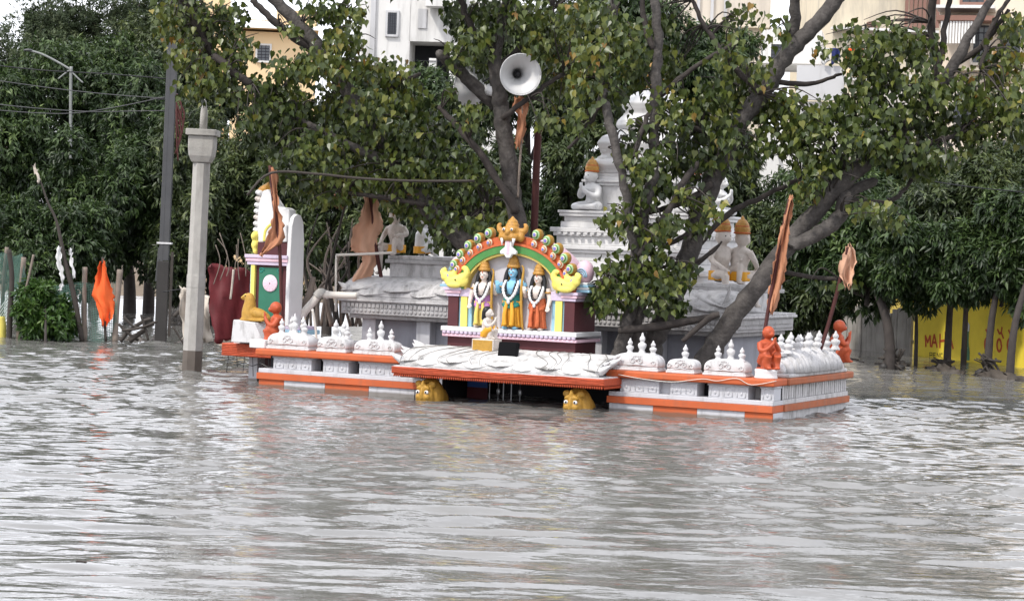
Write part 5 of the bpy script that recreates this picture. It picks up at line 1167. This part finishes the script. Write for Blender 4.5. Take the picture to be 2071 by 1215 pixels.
peepal('heart leaved tree with curving trunk rising in front of the tower', [
    ([(1300,760),(1325,690),(1352,620),(1385,540),(1412,450),(1440,370),(1472,300),(1505,238),(1548,178),(1592,108),(1642,58),(1700,-10)], [23,22,21,20,19.5,19,18.5,18,18,17,16,15]),
    ([(1590,112),(1602,60),(1612,-10)], [13,12,11]), ([(1440,372),(1400,400),(1350,420),(1310,430)], [8,7,6,5]), ([(1395,520),(1470,435),(1540,400),(1620,360)], [5,6,5,4]), ([(1480,290),(1430,270),(1380,250)], [8,6,4]), ([(1540,190),(1480,130),(1430,60),(1400,0)], [7,6,5,4]), ([(1560,165),(1640,170),(1700,150)], [6,5,3])],
    [(1360,225,60,60),(1400,265,60,60),(1440,205,60,60),(1460,275,50,45),(1500,185,60,60),(1390,330,60,50),(1440,325,50,38),(1470,115,50,50,.45),(1530,145,45,45,.6),(1560,230,60,60),(1600,285,60,50),(1420,400,42,30,.7),(1520,30,35,30,.4),(1570,60,40,40,.4),(1350,135,50,60),(1640,230,40,25,.6),(1330,50,50,40,.7),(1480,40,30,40,.35),(1380,390,30,30,.6),(1530,300,35,40,.6),(1510,350,25,30,.4)]+[(1300+i*95, -70-70*j, 70, 50, .8) for i in range(5) for j in range(1)], YR+.3, 22)
peepal('heart leaved tree with several thin stems and low hanging leaves', [
    ([(1225,775),(1245,730),(1268,660),(1282,590),(1292,500),(1305,420),(1322,340),(1325,200),(1332,90),(1322,-20)], [16,15,14,13,12,11,11,11,10,9]),
    ([(1270,740),(1290,650),(1302,560),(1275,470),(1262,380),(1240,280),(1222,200),(1216,120),(1242,40),(1236,-20)], [13,12,11,9,9,10,9,8,7,6]),
    ([(1255,345),(1285,300),(1310,230)], [7,6,5]), ([(1322,100),(1305,50),(1300,-10)], [7,6,5]), ([(1290,520),(1240,560),(1205,585)], [5,4,3]), ([(1290,520),(1350,430),(1375,380),(1410,330)], [7,7,7,6]), ([(1215,210),(1185,260),(1150,300)], [5,4,3]), ([(1330,200),(1400,140),(1480,90)], [6,5,4])],
    [(1200,170,60,60),(1165,235,45,45,.7),(1240,205,40,40,.5),(1262,300,30,30,.5),(1292,335,42,45),(1335,375,45,45),(1292,405,36,48),(1262,440,36,36,.8),(1300,470,50,40),(1255,545,60,50),(1222,592,42,40),(1300,570,60,50),(1340,600,42,50),(1372,555,32,40),(1240,605,50,38),(1330,525,42,50),(1195,120,50,60),(1260,80,60,60),(1290,150,40,50),(1210,30,50,40),(1345,460,28,40),(1330,300,40,40,.5),(1290,260,35,35,.5),(1360,450,30,40,.5),(1410,460,35,35,.5),(1440,420,35,35,.45),(1225,455,30,40,.45),(1400,540,22,30,.4),(1190,610,25,30,.7),(1380,620,25,25,.6)], YR-.15, 23)
YL = Yv(1050, 440, 2.7)
peepal('heart leaved tree with pale trunk that carries the loudspeakers', [
    ([(1085,700),(1066,540),(1045,440),(1030,340),(1016,250),(1010,195),(1002,120),(1012,50),(1030,-20)], [22,20,19,18,18,17,14,12,10]),
    ([(1004,215),(950,165),(915,132),(888,108)], [13,13,12,9]), ([(1045,430),(985,330),(930,262),(888,216)], [9,8,7,5]), ([(1005,140),(1070,80),(1120,20)], [7,6,4]), ([(1004,100),(950,50),(925,-20)], [8,7,6]), ([(1015,240),(1080,190),(1140,150)], [6,5,4])],
    [(930,30,45,50),(960,90,50,50),(1000,40,60,60),(1060,30,60,50),(1085,85,45,40),(925,120,30,38),(1120,60,60,60),(1150,130,55,55),(1128,175,45,45),(950,230,40,35,.8),(1170,40,50,50),(985,140,35,35),(1110,240,35,30,.6),(915,190,22,26,.7)]+[(920+i*90, -60-70*j, 70, 55, .8) for i in range(4) for j in range(1)], YL, 24)
peepal('heart leaved tree with long limbs spreading above the side shrine', [
    ([(1000,640),(975,540),(945,500),(905,455),(860,415),(800,330),(740,240),(690,165),(655,108),(605,52),(545,-12)], [22,22,21,20,19,18,17,16,15,14,12]),
    ([(690,165),(640,110),(590,70),(545,35),(510,0)], [9,9,8,7,6]), ([(800,330),(720,300),(650,265),(600,240)], [10,9,8,6]), ([(640,100),(560,190),(510,175),(470,140)], [7,7,6,5]), ([(430,110),(400,55),(362,-10)], [7,9,9]), ([(505,170),(460,135),(430,110)], [8,8,7]), ([(740,240),(790,180),(850,150)], [7,6,4]), ([(905,455),(960,430),(1010,400)], [7,6,4]), ([(860,415),(780,400),(700,390)], [6,5,4]), ([(655,110),(680,60),(700,0)], [8,6,5])],
    [(400,30,70,45),(450,90,60,50),(430,150,70,42),(380,110,52,45),(470,32,42,38),(465,185,48,38),(390,185,45,30),(590,140,60,45),(540,190,50,48),(640,20,40,30),(690,30,48,40),(700,82,48,40),(728,22,22,28),(660,130,80,50),(740,140,60,45),(800,155,48,42),(830,205,60,48),(760,220,80,60),(680,220,80,60),(600,230,70,60),(560,275,60,50),(640,300,80,55),(720,310,80,60),(800,290,80,60),(870,262,58,58),(900,325,60,48),(950,350,60,48),(850,350,80,48),(780,372,80,30),(690,362,70,32),(930,412,58,38),(860,425,48,36),(1000,400,42,36),(885,485,26,24,.7),(500,90,24,40,.6),(520,240,40,40),(620,375,60,32),(575,335,55,40),(690,395,40,22,.6),(825,415,60,30),(905,445,42,30),(960,452,40,28),(1012,438,36,28,.8),(800,415,30,22,.8),(660,400,50,25,.7),(590,60,30,22,.5),(480,120,30,40),(350,60,40,40,.7),(340,20,40,30,.7)]+[(380+i*95, -60-70*j, 75, 55, .8) for i in range(6) for j in range(1)], YL+.3, 25)

def bgtree(label, px, py, rx, ry, Y, base, mat=BGL, n=1500, seed=0, tr=12, llen=(.115,.22), droop=.75, trunk2=None, group='dense trees on the flooded far bank'):
    b0 = G(*base) if base[1] > 560 else P(base[0], base[1], Y)
    b0 = P(base[0], base[1], Y) if abs(b0.y-Y) > 9 else b0
    t = thing('shade_tree', label, 'tree', (b0.x, b0.y, 0), group=group); off = np.array([b0.x, b0.y, 0]); r = np.random.default_rng(seed); Yc = Y; k = Y/FPX
    C0 = np.array(P(px, py, Y)); ext = np.array([rx*k, max(rx, ry)*k*.75, ry*k])
    # trunk and limbs
    top = C0 + np.array([0, 0, ext[2]*.3]); st = np.array([b0.x, b0.y, -.6])
    def tb(name, a, c, r0_, r1_):
        a, c = Vector(a-off), Vector(c-off); mid = a.lerp(c, .5) + Vector((r.normal(0, .08), r.normal(0, .08), 0))
        if name == 'trunk': mid.x = a.x + .12*(c.x-a.x); mid.y = a.y + .12*(c.y-a.y)
        m = MB(); m.tube(crm([a, mid, c], 6), lerp_r([r0_, (r0_+r1_)/2, r1_], 6), 8); m.build(name, BARKD, t, True)
    tb('trunk', st, top, tr*k, tr*k*.4)
    lobes = []
    n = int(n*1.8)
    for i in range(24):
        d = r.normal(0, 1, 3); d /= np.linalg.norm(d); rad = r.uniform(.35, 1.0)
        lobes.append((C0 + d*ext*rad, ext*r.uniform(.2, .48)))
    for c, _ in lobes[:6]: tb('limb', st + (top-st)*r.uniform(.55, .85), c, tr*k*.4, .02)
    li = r.integers(0, len(lobes), n); d = r.normal(0, 1, (n, 3)); d[:, 2] = d[:, 2]*.9 + .25; d /= np.linalg.norm(d, axis=1, keepdims=True)
    lc = np.array([l[0] for l in lobes])[li]; le = np.array([l[1] for l in lobes])[li]
    p = lc + d*le*r.uniform(.72, 1.08, (n, 1)); K = 9
    out_ = np.repeat(d, K, 0); ps = np.repeat(p, K, 0); m_ = len(ps)
    td = out_*.55 + np.array([0, 0, -droop]) + r.normal(0, .5, (m_, 3)); nr = out_ + np.array([0, 0, .6]) + r.normal(0, .35, (m_, 3))
    ps = ps + r.normal(0, .035, (m_, 3)); size = r.uniform(*llen, m_); tone_toplit = np.repeat(np.clip(r.beta(2, 2.6, n) + .16*d[:, 2] + .12*np.sin(li*1.7), 0, 1), K)*.75 + .25*r.random(m_)  # leaves on upward sides take lighter tones, sunlit tops painted into their colour
    leaf_batch('crown', LANCE*np.array([1.25, 1, 1]), LFc, ps-off, frames(td, nr), size, tone_toplit, mat, t)
    return t
# right hand row in the water
bgtree('drooping shade tree, its trunk nearest the plank fence end of the yellow wall', 1720, 520, 120, 120, 44.5, (1800,745), BGB, 1500, 1, 13)
bgtree('drooping shade tree just left of the red letters on the yellow wall', 1840, 520, 105, 95, 43.5, (1852,738), BGB, 1500, 2, 5)
bgtree('drooping shade tree whose leaning trunk cuts through the red lettering', 1930, 525, 90, 75, 43, (1915,745), BGB, 1300, 3, 10)
bgtree('tall drooping shade tree behind the row before the pink block', 1970, 430, 150, 150, 46, (1950,700), BGL, 1900, 4, 7)
bgtree('drooping shade tree with dark debris at its foot before the ring letters', 2045, 495, 100, 95, 42.6, (1997,757), BGB, 1500, 5, 10)
bgtree('drooping shade tree with grey trunk right of the ring letters', 2110, 510, 80, 115, 42.2, (2042,764), BGB, 1500, 6, 10)
bgtree('dark shade tree standing behind the pale peach flag', 1640, 600, 80, 75, 47, (1690,705), BGL, 1100, 7, 15)
bgtree('shade tree filling the gap behind the two crowned monkeys', 1560, 500, 100, 100, 47.5, (1580,690), BGL, 1500, 8, 12)
bgtree('shade tree rising behind the long saffron flag', 1690, 430, 120, 90, 49, (1700,690), BGB, 1400, 9, 12)
bgtree('shade tree between the saffron flag and the small outbuilding', 1810, 450, 90, 70, 48, (1790,705), BGB, 900, 10, 10)
bgtree('tall shade tree above the small outbuilding before the cream wall', 1810, 370, 110, 90, 51, (1820,690), BGB, 1300, 50, 10)
bgtree('tall shade tree rising before the pink block windows', 2060, 390, 110, 110, 49, (2100,700), BGL, 1500, 51, 7)
# middle, behind the shrine
bgtree('dark shade tree directly behind the white tower', 1180, 330, 120, 150, 50, (1120,690), BGL, 1800, 11, 12)
bgtree('tall dark shade tree rising above the tower finial', 1230, 120, 150, 150, 53, (1240,680), BGB, 2000, 12, 12)
bgtree('dark shade tree above the pale trunk and loudspeakers', 1060, 140, 130, 150, 52, (1060,680), BGL, 1700, 13, 12)
bgtree('shade tree right of the tower finial before the pale pink block', 1420, 130, 120, 90, 54, (1420,680), BGB, 1400, 14, 12)
bgtree('dark shade tree hidden behind the tower side', 1430, 370, 110, 130, 52, (1420,690), BGL, 1500, 15, 12)
bgtree('dark shade tree behind the large torn peach flag', 830, 400, 130, 150, 50, (820,680), BGL, 1900, 16, 12)
bgtree('dark shade tree behind the niche arch', 1000, 430, 110, 150, 49, (1000,690), BGL, 1700, 17, 12)
bgtree('dark shade tree behind the small torn orange flag', 660, 430, 120, 160, 51, (660,675), BGL, 1900, 18, 12)
bgtree('dark shade tree behind the rusty red post', 1110, 470, 90, 110, 56, (1105,670), BGB, 1200, 19, 10)
bgtree('dark shade tree between the niche arch and the large peach flag', 900, 260, 120, 130, 57, (900,660), BGB, 1500, 20, 10)
bgtree('dark shade tree behind the rope and dead stems', 740, 300, 110, 130, 58, (745,655), BGB, 1500, 21, 10)
bgtree('far tree low behind the right block statues', 1480, 560, 110, 90, 58, (1490,680), BGL, 1000, 22, 10)
bgtree('far tree low behind the tower foot', 1250, 520, 130, 100, 60, (1260,660), BGL, 1000, 23, 10)
# left hand mass
bgtree('dense tree behind the side shrine gable', 540, 400, 110, 190, 52, (540,665), BGL, 2000, 30, 13)
bgtree('dense tree behind the octagonal pillar', 430, 400, 110, 210, 53, (425,655), BGL, 2200, 31, 13)
bgtree('dense tree behind the steel utility pole', 320, 360, 120, 200, 55, (300,632), BGB, 2200, 32, 15)
bgtree('dense tree behind the bright orange pennant', 205, 420, 120, 150, 54, (262,632), BGB, 2000, 33, 17)
bgtree('dense low tree above the net fence and bush', 90, 480, 120, 110, 51, (120,650), BGB, 1700, 34, 13)
bgtree('dense tall tree behind the street light arm', 190, 210, 150, 170, 58, (190,620), BGB, 2200, 35, 14)
bgtree('dense tree crossed by the power wires at the far left', 30, 320, 130, 180, 56, (30,630), BGB, 2000, 36, 14)
bgtree('dense tall tree behind the head of the steel utility pole', 360, 170, 120, 150, 59, (350,620), BGL, 1900, 37, 14)
bgtree('pale feathery tree rising highest beneath the open sky', 190, 80, 190, 110, 66, (190,600), BGF, 2600, 38, 14, (.08,.16), .2)
bgtree('pale feathery tree at the far left edge of the sky', 20, 170, 110, 120, 68, (30,600), BGF, 1600, 39, 12, (.08,.16), .2)
bgtree('pale feathery tree beside the apricot house', 370, 60, 90, 90, 67, (370,600), BGF, 1200, 40, 12, (.08,.16), .2)
bgtree('round light green bush of broad leaves standing in the water by the net', 92, 628, 52, 58, 43.2, (92,690), BUSHM, 420, 41, 4, (.10,.20), .35, group='bushes at the fence')
# debris heaps at the trunk feet
def debris(label, px, py, w_, h_, seed):
    rs = random.Random(seed); b = G(px, py); t = thing('debris_heap', label, 'debris', b, group='dark debris heaps at the trunks')
    for i in range(16):
        a = rs.uniform(0, 6.28); m = MB(); m.tube(crm([(rs.uniform(-w_,w_), rs.uniform(-.2,.2)-.15, -.05), (rs.uniform(-w_,w_)*.6, -.15, h_*rs.uniform(.3,.7)), (rs.uniform(-w_,w_), rs.uniform(-.2,.1)-.1, h_*rs.uniform(.5,1.1))], 3), [.010+.018*rs.random()]*7, 6); m.build('stick', WOODD, t, True)
    m = MB()
    for i in range(5): m.ell((rs.uniform(-w_,w_)*.6, rs.uniform(-.15,.05)-.1, h_*.08), (rs.uniform(.08,.15), .1, h_*rs.uniform(.15,.3)), 9, 6)
    m.build('rag_clump', STEELD, t, fuse=.03)
debris('dark debris heap caught at the trunk before the ring letters', 1995, 757, .3, .38, 1)
debris('dark debris heap caught at the trunk nearest the plank fence', 1800, 744, .28, .36, 2)
debris('low debris heap at the leaning trunk before the red letters', 1905, 744, .25, .2, 3)
